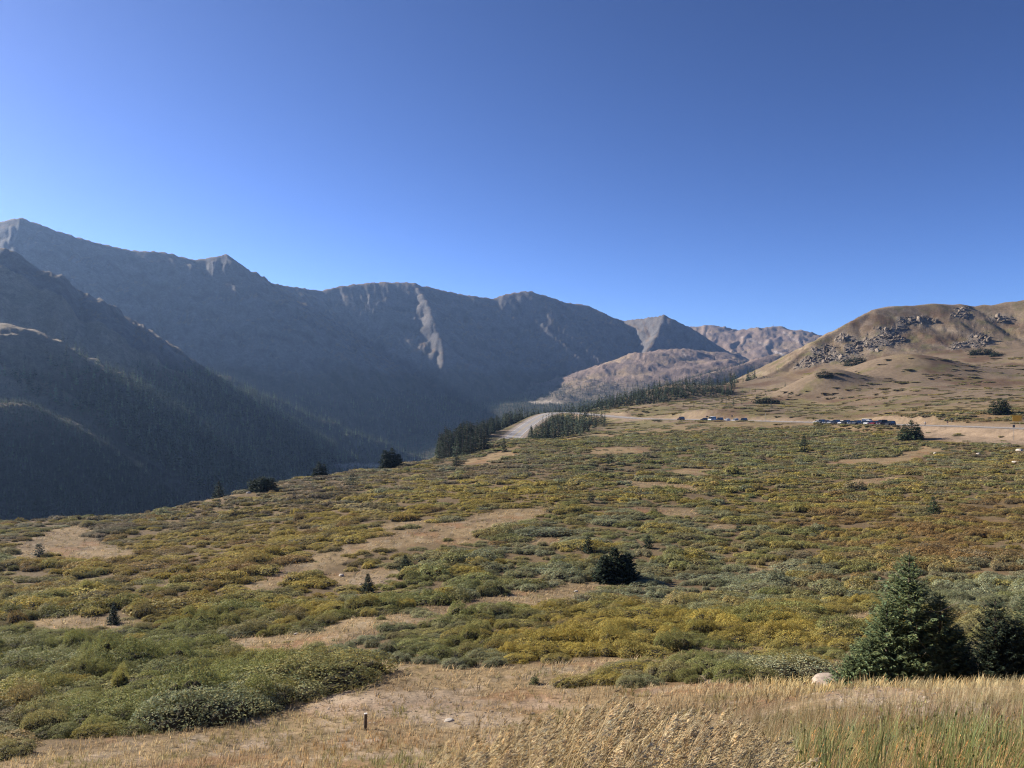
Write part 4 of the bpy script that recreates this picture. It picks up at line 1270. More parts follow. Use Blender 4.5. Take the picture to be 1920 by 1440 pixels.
lv = np.where(SY[k] < 62, 0, np.where(SY[k] < 130, 1, 2))
coll = source_coll('willow_kind', WJ['near'] + WJ['mid'] + WJ['far'])
scatter('willow_scrub', 'low willow scrub of mixed autumn colours covering the flat', np.stack([SX, SY, SZ - .05], 1)[k], ROT[k], SCL[k], TINT[k], lv * 4 + rng.integers(0, 4, k.sum()), coll)
print('shrubs', ns_)

# ------------------------------------------------------------------ forest
FX, FY = [], []
for y0, y1, c in ((270, 640, 2.7), (480, 1300, 4.7), (1300, 2900, 8.0)):
    x, y = jgrid(-.72 * y1, .55 * y1, y0, y1, c)
    k = (x > -.72 * y - 5)
    FX.append(x[k]); FY.append(y[k])
FX, FY = map(np.concatenate, (FX, FY))
FZ = quick_h(FX, FY)
k = seen(FX, FY, FZ + 11, 0.003)
FX, FY = FX[k], FY[k]
FZ, FF, FC_, FO, FRD = height(FX, FY, True)
FU, FV = uv_of(FX, FY, FZ)
nz = fbm(FX / 70, FY / 70, 451, 4)
pr = np.zeros(len(FX))
m = (FF == 2); pr = np.where(m, sstep(35, -25, FZ + 28 * nz - np.where(FY > 1700, -45, 0)) * .92, pr)
m = (FF == 3); pr = np.where(m, sstep(-15, -50, FZ + 25 * nz) * .85, pr)
m = (FF == 4); pr = np.where(m, sstep(30, -25, FZ + 34 * nz - np.where((FU > 1290) & (FV > 668) & (FY < 2350), 45, 0)) * .7, pr)
m = (FF == 5)
mead = np.maximum(np.exp(-((FU - 690) / 80) ** 2 - ((FV - 874) / 6) ** 2), np.exp(-((FU - 1025) / 36) ** 2 - ((FV - 754) / 4) ** 2))
pr = np.where(m, np.where(mead + .2 * nz > .35, .03, .8), pr)
pr = np.where((FF >= 2) & (FY > 850) & (mead + .2 * nz > .35), .03, pr)
# the stands along the road, on the fall below it and on the knoll beyond
near = (FF == 0) & (FY < 720)
fall = near & (FO > 4) & (FY > 250) & (FU > 822)
mid_stand = near & (FO < 4) & inside(FU, FV, [(975, 838), (1000, 812), (1030, 788), (1060, 778), (1100, 778), (1140, 786), (1135, 800), (1110, 806), (1090, 818), (1040, 826)]) & (FY > 300)
knoll = near & inside(FU, FV, [(1040, 776), (1085, 768), (1110, 762), (1150, 745), (1200, 733), (1250, 716), (1380, 714), (1375, 742), (1300, 745), (1240, 756), (1190, 760), (1140, 768), (1090, 774)]) & (FY > 520)
pr = np.where(fall, .68, pr); pr = np.where(mid_stand, .46, pr); pr = np.where(knoll, .36 + .2 * (nz > 0) , pr)
side = near & (FO < 4) & ~mid_stand & ~knoll & (FY > 420) & (FY < 660) & (FU > 1150) & (FU < 1480) & (FV < 765)
pr = np.where(side, .012, pr)
pr = pr * (FRD > ROAD_HALF + 4.5)
k = rng.random(len(FX)) < pr
FX, FY, FZ, FU, FV, FF, FO, FRD = [q[k] for q in (FX, FY, FZ, FU, FV, FF, FO, FRD)]
fall, mid_stand, knoll, side = [q[k] for q in (fall, mid_stand, knoll, side)]
nf_ = len(FX)
TH = np.where(FY > 700, rng.uniform(8, 15.5, nf_), np.where(fall, rng.uniform(6, 10.5, nf_), np.where(mid_stand, rng.uniform(4.0, 8.0, nf_), np.where(knoll, rng.uniform(3.5, 8.5, nf_), rng.uniform(2.5, 6.0, nf_)))))
TH *= np.where((FF == 4), .8, 1.0)
k = seen(FX, FY, FZ + TH, 0.0)
FX, FY, FZ, FU, FV, FF, FO, FRD, TH, fall, mid_stand, knoll, side = [q[k] for q in (FX, FY, FZ, FU, FV, FF, FO, FRD, TH, fall, mid_stand, knoll, side)]
nf_ = len(FX)
FT = np.array((0.042, 0.056, 0.031)) * np.clip(np.exp(.42 * rng.standard_normal(nf_)), .35, 2.4)[:, None] * np.where((FY > 480) & (FF == 2) & (rng.random(nf_) < .35), 2.0, 1.0)[:, None] * np.where(FY > 700, 1.15, 1.0)[:, None]
n_ind = 300 - len(TREES) - 3
cand = np.nonzero((fall | mid_stand | knoll | side) & (FU > 0) & (FU < 1920))[0]
cand = cand[np.argsort(-(TH[cand] / FY[cand]))][:n_ind]
FI = np.zeros(nf_, bool); FI[cand] = True
mids = [spruce_parts(900 + i, 1.0, .21 + .03 * i, 13, 8, 4, 0.035, skirt=.02, fat=1.6) for i in range(4)]
midm = [(s.mesh('spruce_crown', M['needles']), t[0].mesh('spruce_trunk', M['bark'], True)) for s, t in mids]
def stand_words(i):
    if fall[i]:
        if FU[i] < 860: return 'at the tip of the stand below the road'
        if FU[i] < 905: return 'in the dense stand below the lower road'
        if FU[i] < 950: return 'beside the pale verge of the lower road'
        return 'along the outer edge of the road bend'
    if mid_stand[i]:
        if FV[i] > 815: return 'fronting the stand inside the road bend'
        if FU[i] < 1040: return 'beside the lower road inside its bend'
        if FU[i] > 1100: return 'at the end of the stand inside the road bend'
        return 'amid the stand inside the road bend'
    if knoll[i]:
        if FU[i] < 1130: return 'on the slope behind the road bend'
        if FU[i] < 1240: return 'on the wooded knoll behind the tan road cutting'
        return 'on the crest of the wooded knoll'
    return 'alone on the brown slope behind the far parked cars'
labs = []; WID = {}
for i in cand:
    hw = 'tall' if TH[i] > 8 else 'short' if TH[i] < 4.5 else 'middle-sized'
    tw = 'blackish' if FT[i].sum() < .125 else 'light green' if FT[i].sum() > .165 else 'dark green'
    sl = 'slender' if int(FX[i] * 7) % 2 else 'broad'
    labs.append('%s %s %s spruce %s%s' % (hw, sl, tw, stand_words(i), '' if not fall[i] else ', upper rank' if FO[i] < 14 else ', lower rank'))
    WID[int(i)] = .9 if sl == 'slender' else 1.18
tell_apart(labs, list(cand), FU)
for i, lab in zip(cand, labs):
    e = link('spruce_tree', None)
    e.location = (FX[i], FY[i], FZ[i] - .15); e.rotation_euler = (0, 0, rng.uniform(0, 6.28)); e.scale = (TH[i] * WID[int(i)],) * 2 + (TH[i],)
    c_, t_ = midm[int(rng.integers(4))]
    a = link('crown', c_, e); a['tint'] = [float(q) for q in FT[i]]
    link('trunk', t_, e)
    g = 'spruces below the lower road' if fall[i] else 'spruces inside the road bend' if mid_stand[i] else 'spruces of the wooded knoll' if knoll[i] else 'spruces of the brown slope'
    tag(e, lab, 'spruce tree', g)
k = ~FI
fcoll = source_coll('forest_kind', [far_spruce(950 + i).mesh('forest_spruce', M['needles']) for i in range(5)])
wd_ = rng.uniform(.85, 1.25, nf_)
scatter('conifer_forest', 'dark spruce forest filling the shaded valley and its spurs', np.stack([FX, FY, FZ - .2], 1)[k], rng.uniform(0, 6.28, k.sum()), np.stack([TH * wd_, TH * wd_, TH], 1)[k], FT[k], rng.integers(0, 5, k.sum()), fcoll)
print('forest', nf_, len(cand), fall.sum(), mid_stand.sum(), knoll.sum(), side.sum())

# ------------------------------------------------------------------ grasses of the bank
def spread(x0, x1, y0, y1, n):
    return rng.uniform(x0, x1, n), rng.uniform(y0, y1, n)
def tilt_of(n, s=.12): return rng.normal(0, s, (n, 2))
# short dry grass over the bank and the clearings
gx, gy = [], []
for y0, y1, c in ((4, 16, .17), (16, 34, .27), (34, 75, .42), (75, 170, .95)):
    x, y = jgrid(-.72 * y1 - 3, .72 * y1 + 3, y0, y1, c)
    k = np.abs(x) < .72 * y + 3
    gx.append(x[k]); gy.append(y[k])
gx, gy = map(np.concatenate, (gx, gy))
gz = quick_h(gx, gy); gu, gv = uv_of(gx, gy, gz)
k = seen(gx, gy, gz + .3, .01) & (gu > -120) & (gu < 2040) & (gv < 1700)
gx, gy, gz, gu, gv = [q[k] for q in (gx, gy, gz, gu, gv)]
cl, bank = _par(lambda a, b, c: clearing(a, b, c), gu, gv, gy)
n2 = fbm(gx / 2.3, gy / 2.3, 302, 3); n1 = fbm(gx / 9, gy / 9, 301, 4)
bare = np.zeros(len(gx))
for cu, cv, ru, rv, a in ((760, 1318, 170, 26, .9), (900, 1350, 120, 18, .8), (1000, 1322, 130, 14, .6), (640, 1330, 90, 18, .8), (1640, 1310, 110, 22, 1.0), (1760, 1335, 110, 16, .8), (480, 1395, 60, 14, .6), (1330, 1272, 70, 8, .7), (1900, 1278, 50, 8, .8), (700, 1090, 50, 16, .9), (620, 1362, 80, 12, .5)):
    bare = np.maximum(bare, a * np.exp(-((gu - cu) / ru) ** 2 - ((gv - cv) / rv) ** 2))
pr = np.where(cl > .5, .85, .0) * np.where(bare + .32 * n2 > .38, .5, 1.0) * np.where(gy < 34, .9, .8)
for tx, ty, tr in NEAR_TREES[-4:]:
    pr = np.where((gx - tx) ** 2 + (gy - ty) ** 2 < (tr * .6) ** 2, .2, pr)
k = rng.random(len(gx)) < pr
gx, gy, gz, gu, gv, n1, n2 = [q[k] for q in (gx, gy, gz, gu, gv, n1, n2)]
ng = len(gx)
straw = np.array((.45, .35, .20)); tawny = np.array((.34, .245, .14)); olive = np.array((.19, .175, .06)); gold = np.array((.53, .42, .20)); redd = np.array((.36, .18, .095)); green = np.array((.135, .165, .045))
def mixt(c, k, a): return c * (1 - a[:, None]) + k * a[:, None]
gt = np.tile(straw, (ng, 1))
gt = mixt(gt, tawny, sstep(-.1, .35, n1)); gt = mixt(gt, olive, sstep(.05, .4, fbm(gx / 3, gy / 3, 471, 3)) * .8)
gl_ = np.exp(-((gu - 1750) / 260) ** 2 - ((gv - 1278) / 22) ** 2) + np.exp(-((gu - 1480) / 90) ** 2 - ((gv - 1275) / 26) ** 2)
gt = mixt(gt, gold, np.clip(gl_, 0, 1) * .85)
rd_ = np.exp(-((gu - 680) / 150) ** 2 - ((gv - 1400) / 26) ** 2) + .8 * np.exp(-((gu - 1700) / 170) ** 2 - ((gv - 1375) / 26) ** 2) + .5 * np.exp(-((gu - 560) / 160) ** 2 - ((gv - 1440) / 26) ** 2)
gt = mixt(gt, redd, np.clip(rd_, 0, 1) * .75 * (rng.random(ng) < .7))
gr_ = np.exp(-((gu - 720) / 140) ** 2 - ((gv - 1440) / 40) ** 2) * .9 + sstep(1350, 1440, gv) * sstep(1400, 1560, gu) + .5 * np.exp(-((gu - 520) / 120) ** 2 - ((gv - 1375) / 30) ** 2) + .6 * sstep(1440, 1560, gv) * sstep(800, 1000, gu)
gt = mixt(gt, green, np.clip(gr_ + .3 * n1, 0, 1) * .85)
gt *= np.clip(1 + .2 * rng.standard_normal(ng), .55, 1.6)[:, None]
gh = np.where(gy < 16, rng.uniform(.12, .33, ng), rng.uniform(.09, .27, ng)) * (1 + .5 * np.clip(gl_, 0, 1) + .7 * np.clip(gr_, 0, 1) * (gy < 16))
gw = np.where(gy < 16, .8, np.where(gy < 34, 1.25, np.where(gy < 75, 2.2, 4.2)))
tufts = [grass_tuft(1000 + i, 22, 1.0, .36, .014, .28, .25) for i in range(5)] + [grass_tuft(1010 + i, 11, 1.0, .5, .06, .22, .1) for i in range(4)]
gcoll = source_coll('tuft_kind', [t.mesh('grass_tuft', M['grass']) for t in tufts])
pk = np.where(gy < 20, rng.integers(0, 5, ng), 5 + rng.integers(0, 4, ng))
scatter('dry_grass', 'dry straw-coloured grass tufts on the bank and in the clearings', np.stack([gx, gy, gz - .01], 1), rng.normal(0, .5, ng), np.stack([gh * gw, gh * gw, gh], 1), gt, pk, gcoll, tilt_of(ng))
# long grass at the foot of the picture: green and reddish blades to the far side of the brome
lx, ly = spread(0.2, 7.2, 3.1, 9.6, 11000)
lz = quick_h(lx, ly); lu, lv = uv_of(lx, ly, lz)
k = (rng.random(len(lx)) < sstep(1380, 1580, lu) * sstep(1375, 1480, lv + 35 * fbm(lx, ly, 480, 2)) * sstep(2100, 1980, lu)) | ((rng.random(len(lx)) < .55) & (lv > 1455) & (lu > 880))
lx, ly, lz, lu, lv = [q[k] for q in (lx, ly, lz, lu, lv)]
nl = len(lx)
lt = np.tile(np.array((.185, .19, .075)), (nl, 1))
kind = rng.random(nl)
lt = np.where((kind < .55)[:, None], np.array((.42, .29, .13)), lt)
lt = np.where(((kind > .80) & (fbm(lx / .8, ly / .8, 481, 2) > -.1))[:, None], np.array((.36, .21, .13)), lt)
lt *= np.clip(1 + .2 * rng.standard_normal(nl), .6, 1.5)[:, None]
lh = rng.uniform(.18, .36, nl) * np.where(lu < 1500, .75, 1)
lt_m = [grass_tuft(1030 + i, 16, 1.0, .2, .008, .34, .18) for i in range(5)]
lcoll = source_coll('blade_kind', [t.mesh('grass_blade', M['grass']) for t in lt_m])
scatter('long_grass', 'long green and reddish grass growing beside the brome', np.stack([lx, ly, lz - .01], 1), rng.normal(0, .4, nl), np.stack([lh, lh, lh], 1), lt, rng.integers(0, 5, nl), lcoll, tilt_of(nl, .08))
# the stand of ripe brome
bx_, by_ = spread(-1.5, 3.4, 3.2, 6.6, 9000)
bz_ = quick_h(bx_, by_)
topu = 960 + F * (bx_ + .25) / by_; topv = 720 - F * (bz_ + .85) / by_
lim = np.interp(topu, [700, 780, 850, 1000, 1100, 1190, 1300, 1420, 1500, 1580, 1700], [1560, 1470, 1412, 1352, 1322, 1302, 1328, 1340, 1376, 1430, 1520])
hmax = -(lim - 720 + rng.normal(10, 16, len(bx_))) / F * by_ - bz_
k = (hmax > .42) & (rng.random(len(bx_)) < .6) & (topu > 690) & (topu < 1640)
bx_, by_, bz_, hmax = bx_[k], by_[k], bz_[k], hmax[k]
nb_ = len(bx_)
stalks = [brome_stalk(1100 + i) for i in range(8)]
bh = np.minimum(hmax, 1.05) * rng.uniform(.62, 1.08, nb_)
rz_ = rng.normal(0, .35, nb_)
pk = rng.integers(0, 8, nb_)
bm_ = [join_two('brome_stalk', hd, st, M['chaff'], M['grass']) for st, hd in stalks]
bcoll = source_coll('brome_kind', bm_)
bt = np.tile(np.array((.62, .515, .325)), (nb_, 1)) * np.clip(1 + .16 * rng.standard_normal(nb_), .6, 1.4)[:, None]
bt = np.where((rng.random(nb_) < .25)[:, None], bt * np.array((.85, .80, .76)), bt)
scatter('brome_grass', 'ripe tan brome grass with nodding seed heads blown sideways', np.stack([bx_, by_, bz_ - .01], 1), rz_, np.stack([bh, bh, bh], 1), bt, pk, bcoll, tilt_of(nb_, .06))
print('grass', ng, nl, nb_)

# ------------------------------------------------------------------ road
def strip(path, off0, off1, lift):
    """ribbon along a 3D path between two sideways offsets"""
    p = np.asarray(path); t = np.gradient(p[:, :2], axis=0); t = unit(t); nrm = np.stack([-t[:, 1], t[:, 0]], 1)
    a = np.concatenate([p[:, :2] + nrm * off0, p[:, 2:3] + lift], 1); b = np.concatenate([p[:, :2] + nrm * off1, p[:, 2:3] + lift], 1)
    v = np.stack([a, b], 1).reshape(-1, 3); n = len(p)
    i = np.arange(n - 1) * 2
    f = np.stack([i + 1, i, i + 2, i + 3], 1)
    return v, f
_rp = ROADC[:-3]
RP = np.stack([np.interp(np.linspace(0, len(_rp) - 1, 420), np.arange(len(_rp)), _rp[:, k]) for k in range(3)], 1)
M['asphalt'] = plain_mat('worn_asphalt', (0.29, 0.265, 0.245), 0.75, 0, 0.35, 0.6, 0.85, 1.12)
M['gravel'] = plain_mat('road_gravel', (0.33, 0.27, 0.215), 0.95, 0, 0.1, 1.3, 0.75, 1.2)
M['white_paint'] = plain_mat('white_road_paint', (0.75, 0.75, 0.72), 0.7)
M['yellow_paint'] = plain_mat('yellow_road_paint', (0.62, 0.42, 0.05), 0.7)
v, f = strip(RP, -3.8, 3.8, 0.0)
road = tag(link('road', mesh_from('road', v, f.ravel(), 4, M['asphalt'])), 'worn pale asphalt highway winding over the pass', None, None, 'structure')
for o0, o1 in ((-5.4, -3.8), (3.8, 5.4)):
    v, f = strip(RP, o0, o1, -0.03)
    link('gravel_shoulder', mesh_from('shoulder', v, f.ravel(), 4, M['gravel']), road)
for nm, c, w, mk in (('edge_line', -3.5, .07, 'white_paint'), ('edge_line', 3.5, .07, 'white_paint'), ('centre_line', -.14, .06, 'yellow_paint'), ('centre_line', .14, .06, 'yellow_paint')):
    v, f = strip(RP, c - w, c + w, 0.02)
    link(nm, mesh_from(nm, v, f.ravel(), 4, M[mk]), road)

# ------------------------------------------------------------------ cars
def bm_obj(name, bm, mat, parent, smooth=False):
    me = bpy.data.meshes.new(name); bm.to_mesh(me); bm.free()
    me.materials.append(mat)
    if smooth:
        me.polygons.foreach_set('use_smooth', np.ones(len(me.polygons), bool))
    return link(name, me, parent)

def loft(sections):
    """closed loft through rings of equal vertex count"""
    bm = bmesh.new()
    rings = [[bm.verts.new(p) for p in s] for s in sections]
    n = len(rings[0])
    for a, b in zip(rings[:-1], rings[1:]):
        for i in range(n):
            bm.faces.new((a[i], a[(i + 1) % n], b[(i + 1) % n], b[i]))
    bm.faces.new(rings[0][::-1]); bm.faces.new(rings[-1])
    bmesh.ops.recalc_face_normals(bm, faces=bm.faces)
    return bm

def car_meshes(kind):
    """body, glass house, roof, wheel and lamp meshes of one kind of car; nose towards +x"""
    L, Wd, H, belt, clear = {'suv': (4.75, 1.9, 1.76, 1.02, .28), 'sedan': (4.65, 1.82, 1.45, .92, .22), 'van': (5.3, 2.0, 2.15, 1.15, .28), 'hatch': (4.2, 1.78, 1.5, .95, .22)}[kind]
    w = Wd / 2
    hood = belt - (.06 if kind != 'van' else -.02)
    prof = {'suv': [(-.5, .55, .96), (-.49, .99, 1.0), (-.3, 1.0, 1.0), (.18, 1.0, 1.0), (.22, .98, .99), (.43, .90, .97), (.485, .80, .93), (.5, .58, .90)],
            'sedan': [(-.5, .62, .93), (-.48, .97, .97), (-.34, 1.0, 1.0), (.14, 1.0, 1.0), (.2, .96, .99), (.43, .84, .96), (.485, .74, .92), (.5, .55, .88)],
            'van': [(-.5, .55, .98), (-.495, 1.0, 1.0), (-.3, 1.0, 1.0), (.2, 1.0, 1.0), (.33, .98, .99), (.44, .84, .97), (.49, .74, .94), (.5, .5, .92)],
            'hatch': [(-.5, .6, .94), (-.48, .98, .98), (-.3, 1.0, 1.0), (.15, 1.0, 1.0), (.24, .96, .99), (.42, .86, .96), (.48, .76, .92), (.5, .56, .88)]}[kind]
    secs = []
    for fx, fz, fw in prof:
        x = fx * L; zt = belt * fz; ww = w * fw
        secs.append([(x, -ww * .96, clear), (x, -ww, clear + .16), (x, -ww, zt * .72), (x, -ww * .93, zt), (x, ww * .93, zt), (x, ww, zt * .72), (x, ww, clear + .16), (x, ww * .96, clear)])
    body = loft(secs)
    cab = {'suv': ((-.495, -.44, .10, .235),), 'sedan': ((-.42, -.25, .02, .20),), 'van': ((-.498, -.47, .20, .36),), 'hatch': ((-.49, -.40, .05, .23),)}[kind][0]
    x0, x1, x2, x3 = [c * L for c in cab]
    wb, wt = w * .92, w * .76
    def ring(xa, xb, z, ww): return [(xa, -ww, z), (xb, -ww, z), (xb, ww, z), (xa, ww, z)]
    glass = loft([ring(x0, x3, belt - .03, wb), ring(x1, x2, H - .07, wt)])
    roof = loft([ring(x1 - .05, x2 + .05, H - .075, wt + .02), ring(x1 + .05, x2 - .08, H, wt - .06)])
    wr = .36 if kind in ('suv', 'van') else .32
    wheel = bmesh.new()
    bmesh.ops.create_cone(wheel, cap_ends=True, segments=14, radius1=wr, radius2=wr, depth=.24, matrix=Matrix.Rotation(math.pi / 2, 4, 'X'))
    bmesh.ops.bevel(wheel, geom=[e for e in wheel.edges if len(e.link_faces) == 2 and any(len(q.verts) > 4 for q in e.link_faces)], offset=.05, segments=1, affect='EDGES')
    rim = bmesh.new()
    bmesh.ops.create_cone(rim, cap_ends=True, segments=10, radius1=wr * .6, radius2=wr * .5, depth=.27, matrix=Matrix.Rotation(math.pi / 2, 4, 'X'))
    lamp = bmesh.new()
    bmesh.ops.create_cube(lamp, size=1, matrix=Matrix.Diagonal((.09, .36, .15, 1)))
    bmesh.ops.bevel(lamp, geom=list(lamp.edges), offset=.03, segments=1, affect='EDGES')
    bumper = loft([[(L * .495, -w * .86, clear + .02), (L * .512, -w * .82, clear + .05), (L * .512, -w * .82, clear + .22), (L * .495, -w * .86, clear + .26)],
                   [(L * .495, w * .86, clear + .02), (L * .512, w * .82, clear + .05), (L * .512, w * .82, clear + .22), (L * .495, w * .86, clear + .26)]])
    def me(bm, nm):
        m_ = bpy.data.meshes.new(nm); bm.to_mesh(m_); bm.free(); return m_
    bmesh.ops.bevel(body, geom=list(body.edges), offset=.035, segments=1, affect='EDGES')
    return dict(body=me(body, 'body'), glass=me(glass, 'glass'), roof=me(roof, 'roof'), wheel=me(wheel, 'wheel'), rim=me(rim, 'rim'), lamp=me(lamp, 'lamp'), bumper=me(bumper, 'bumper'), L=L, w=w, belt=belt, wr=wr, H=H)
CARS = {k: car_meshes(k) for k in ('suv', 'sedan', 'van', 'hatch')}
M['glass'] = plain_mat('car_glass', (0.012, 0.016, 0.02), 0.08, 0, 0.7)
M['tyre'] = plain_mat('tyre_rubber', (0.02, 0.02, 0.02), 0.85)
M['alloy'] = plain_mat('alloy_rim', (0.45, 0.45, 0.47), 0.35, 0.8)
M['lamp'] = plain_mat('lamp_lens', (0.8, 0.8, 0.78), 0.15)
M['tail'] = plain_mat('tail_lens', (0.35, 0.02, 0.015), 0.25)
M['trim'] = plain_mat('bumper_trim', (0.03, 0.03, 0.032), 0.6)
PAINT = {}
def paint(c):
    if c not in PAINT:
        m, nt, out = new_mat('car_paint')
        b = N(nt, 'ShaderNodeBsdfPrincipled', i_Roughness=0.4)
        b.inputs['Base Color'].default_value = (*c, 1); b.inputs['Coat Weight'].default_value = 0.15
        nt.links.new(b.outputs[0], out.inputs[0]); PAINT[c] = m
    return PAINT[c]
def with_mat(me, mat, parent, name, loc=(0, 0, 0)):
    o = link(name, me, parent); o.location = loc
    if not me.materials: me.materials.append(None)
    o.material_slots[0].link = 'OBJECT'; o.material_slots[0].material = mat
    return o
def car(kind, color, x, y, z, heading, label, group):
    k = CARS[kind]
    e = link('parked_car', None); e.location = (x, y, z); e.rotation_euler = (0, 0, heading)
    p = paint(color)
    with_mat(k['body'], p, e, 'body'); with_mat(k['glass'], M['glass'], e, 'window_glass'); with_mat(k['roof'], p, e, 'roof'); with_mat(k['bumper'], M['trim'], e, 'bumper')
    for sx in (-.30, .31):
        for sy in (-1, 1):
            q = with_mat(k['wheel'], M['tyre'], e, 'wheel', (sx * k['L'], sy * (k['w'] - .12), k['wr']))
            with_mat(k['rim'], M['alloy'], q, 'rim')
    for sy in (-1, 1):
        with_mat(k['lamp'], M['lamp'], e, 'headlight', (k['L'] * .478, sy * k['w'] * .66, k['belt'] * .72))
        with_mat(k['lamp'], M['tail'], e, 'taillight', (-k['L'] * .487, sy * k['w'] * .72, k['belt'] * .8))
    tag(e, label, 'car', group)
def on_road(y, off):
    """point beside the upper road: distance ahead, sideways offset (towards the flat is positive), and road direction"""
    i = int(np.argmin(np.abs(ROADC[:49, 1] - y)))
    p = ROADC[i]; d = unit((ROADC[i + 1] - ROADC[i - 1])[None, :2])[0]
    n_ = np.array((-d[1], d[0])); n_ = n_ if n_[0] < 0 else -n_
    x = np.interp(y, _RY, _RX); z = np.interp(y, _RY, ROADC[:49, 2])
    return x + n_[0] * off, y + n_[1] * off, z - .12, math.atan2(n_[1], n_[0])
WHT, SIL, BLK, DKB, RED, GRY, MAR = (.75, .75, .74), (.42, .43, .44), (.012, .012, .013), (.016, .024, .045), (.22, .012, .014), (.09, .095, .10), (.045, .012, .014)
ROW = [(304.5, 'suv', BLK, 'black SUV at the spruce end of the long row of parked cars'), (308.4, 'van', MAR, 'dark maroon van second from the spruce clump in the parked row'), (312.2, 'suv', RED, 'bright red SUV in the long parked row'),
       (315.2, 'suv', WHT, 'white SUV standing next to the red one in the parked row'), (318.0, 'sedan', BLK, 'black sedan beside the white SUV of the long row'), (320.8, 'suv', GRY, 'grey SUV in the middle of the long parked row'),
       (323.5, 'hatch', DKB, 'dark blue hatchback in the middle of the long parked row'), (326.1, 'suv', BLK, 'black SUV in the farther half of the long parked row'), (328.7, 'sedan', WHT, 'white sedan in the farther half of the long parked row'),
       (331.3, 'suv', DKB, 'dark blue SUV beside the white sedan of the long row'), (333.8, 'sedan', SIL, 'silver sedan near the far end of the long parked row'), (336.3, 'hatch', DKB, 'dark blue hatchback near the far end of the long parked row'),
       (338.8, 'suv', GRY, 'grey SUV second from the far end of the long row'), (341.2, 'sedan', WHT, 'white sedan at the far end of the long parked row')]
for y, kd, colr, lab in ROW:
    x, yy, z, hd = on_road(y, 9.2 + rng.uniform(-.4, .4))
    car(kd, colr, x, yy, z, hd + rng.normal(0, .04) + .25, lab, 'cars parked in the long row beside the road')
x, yy, z, hd = on_road(322, 1.9)
car('van', WHT, x, yy, z, hd + math.pi / 2, 'white van driving past behind the red SUV', 'cars on the road')
for y, kd, colr, lab in ((376.5, 'suv', BLK, 'black SUV at the near end of the small far group of cars'), (380.2, 'hatch', SIL, 'silver hatchback beside the black SUV of the far group'), (384.0, 'sedan', WHT, 'white sedan in the middle of the far group of cars'),
                         (387.8, 'suv', DKB, 'dark blue SUV in the far group of cars'), (391.6, 'van', WHT, 'white van in the far group of cars'), (395.4, 'sedan', BLK, 'black sedan in the far group of cars'), (408.5, 'suv', MAR, 'dark maroon SUV parked apart beyond the far group of cars')):
    x, yy, z, hd = on_road(y, 9.0 + rng.uniform(-.4, .4))
    car(kd, colr, x, yy, z, hd + rng.normal(0, .05) + .2, lab, 'cars parked in the small far group')

# ------------------------------------------------------------------ signs, posts, rocks, a walker
def box_bm(sx, sy, sz, loc=(0, 0, 0), bev=0.01):
    bm = bmesh.new()
    bmesh.ops.create_cube(bm, size=1, matrix=Matrix.Translation(loc) @ Matrix.Diagonal((sx, sy, sz, 1)))
    if bev: bmesh.ops.bevel(bm, geom=list(bm.edges), offset=bev, segments=1, affect='EDGES')
    return bm
M['sign_yellow'] = plain_mat('yellow_sign_sheet', (0.70, 0.36, 0.015), 0.5, 0, 0.4, 2.0, .9, 1.08)
M['sign_back'] = plain_mat('dull_sign_back', (0.10, 0.095, 0.09), 0.5, 0.3)
M['sign_red'] = plain_mat('faded_red_sign', (0.30, 0.13, 0.11), 0.6)
M['steel'] = plain_mat('weathered_steel', (0.20, 0.19, 0.18), 0.6, 0.4, 0.4, 6.0, .7, 1.2)
M['wood'] = plain_mat('grey_weathered_wood', (0.13, 0.105, 0.085), 0.9, 0, 0.1, 9.0, .6, 1.3, .01)
def sign(name, x, y, zc, w, h, mat, posts, label, cat, yaw=0.0):
    g = float(quick_h(np.array([x]), np.array([y]))[0])
    e = link(name, None); e.location = (x, y, g); e.rotation_euler = (0, 0, yaw)
    hh = zc - g
    bm_obj('panel', box_bm(w, .04, h, (0, 0, hh), .015), mat, e)
    for dx in ([0] if posts == 1 else [-w * .32, w * .32]):
        bm_obj('post', box_bm(.1 if posts == 2 else .07, .08, hh + h * .45 + .3, (dx, .065, (hh + h * .45 - .3) / 2), .01), M['steel'], e)
    tag(e, label, cat, 'road signs' if cat == 'sign' else None)
def sgn(name, u, v, Y, wpx, hpx, mat, posts, label, cat='sign'):
    x, y, z = at(u, v, Y); sign(name, x, y, z, wpx / F * Y, hpx / F * Y, mat, posts, label, cat)
sgn('road_sign', 1907, 784.5, 268, 17, 11, M['sign_yellow'], 2, 'large yellow road sign beyond the road near the round spruce clump')
sgn('road_sign', 1901, 799, 240, 4.5, 5, M['sign_back'], 1, 'small dark sign on a post at the near road edge below the yellow sign')
sgn('road_sign', 1784.5, 785.5, 300, 3.6, 4.2, M['sign_back'], 1, 'small dark sign in front of the pale road cutting')
sgn('road_sign', 1776.7, 791.5, 292, 3.4, 2.6, M['sign_red'], 1, 'small faded red sign at the foot of the pale road cutting')
sgn('road_sign', 1372.6, 780, 396, 2.6, 3.0, M['sign_back'], 1, 'small dark sign beside the tan cutting past the far cars')
sgn('road_sign', 1326, 781, 412, 4.0, 2.2, M['sign_back'], 2, 'low dark sign behind the far group of cars')
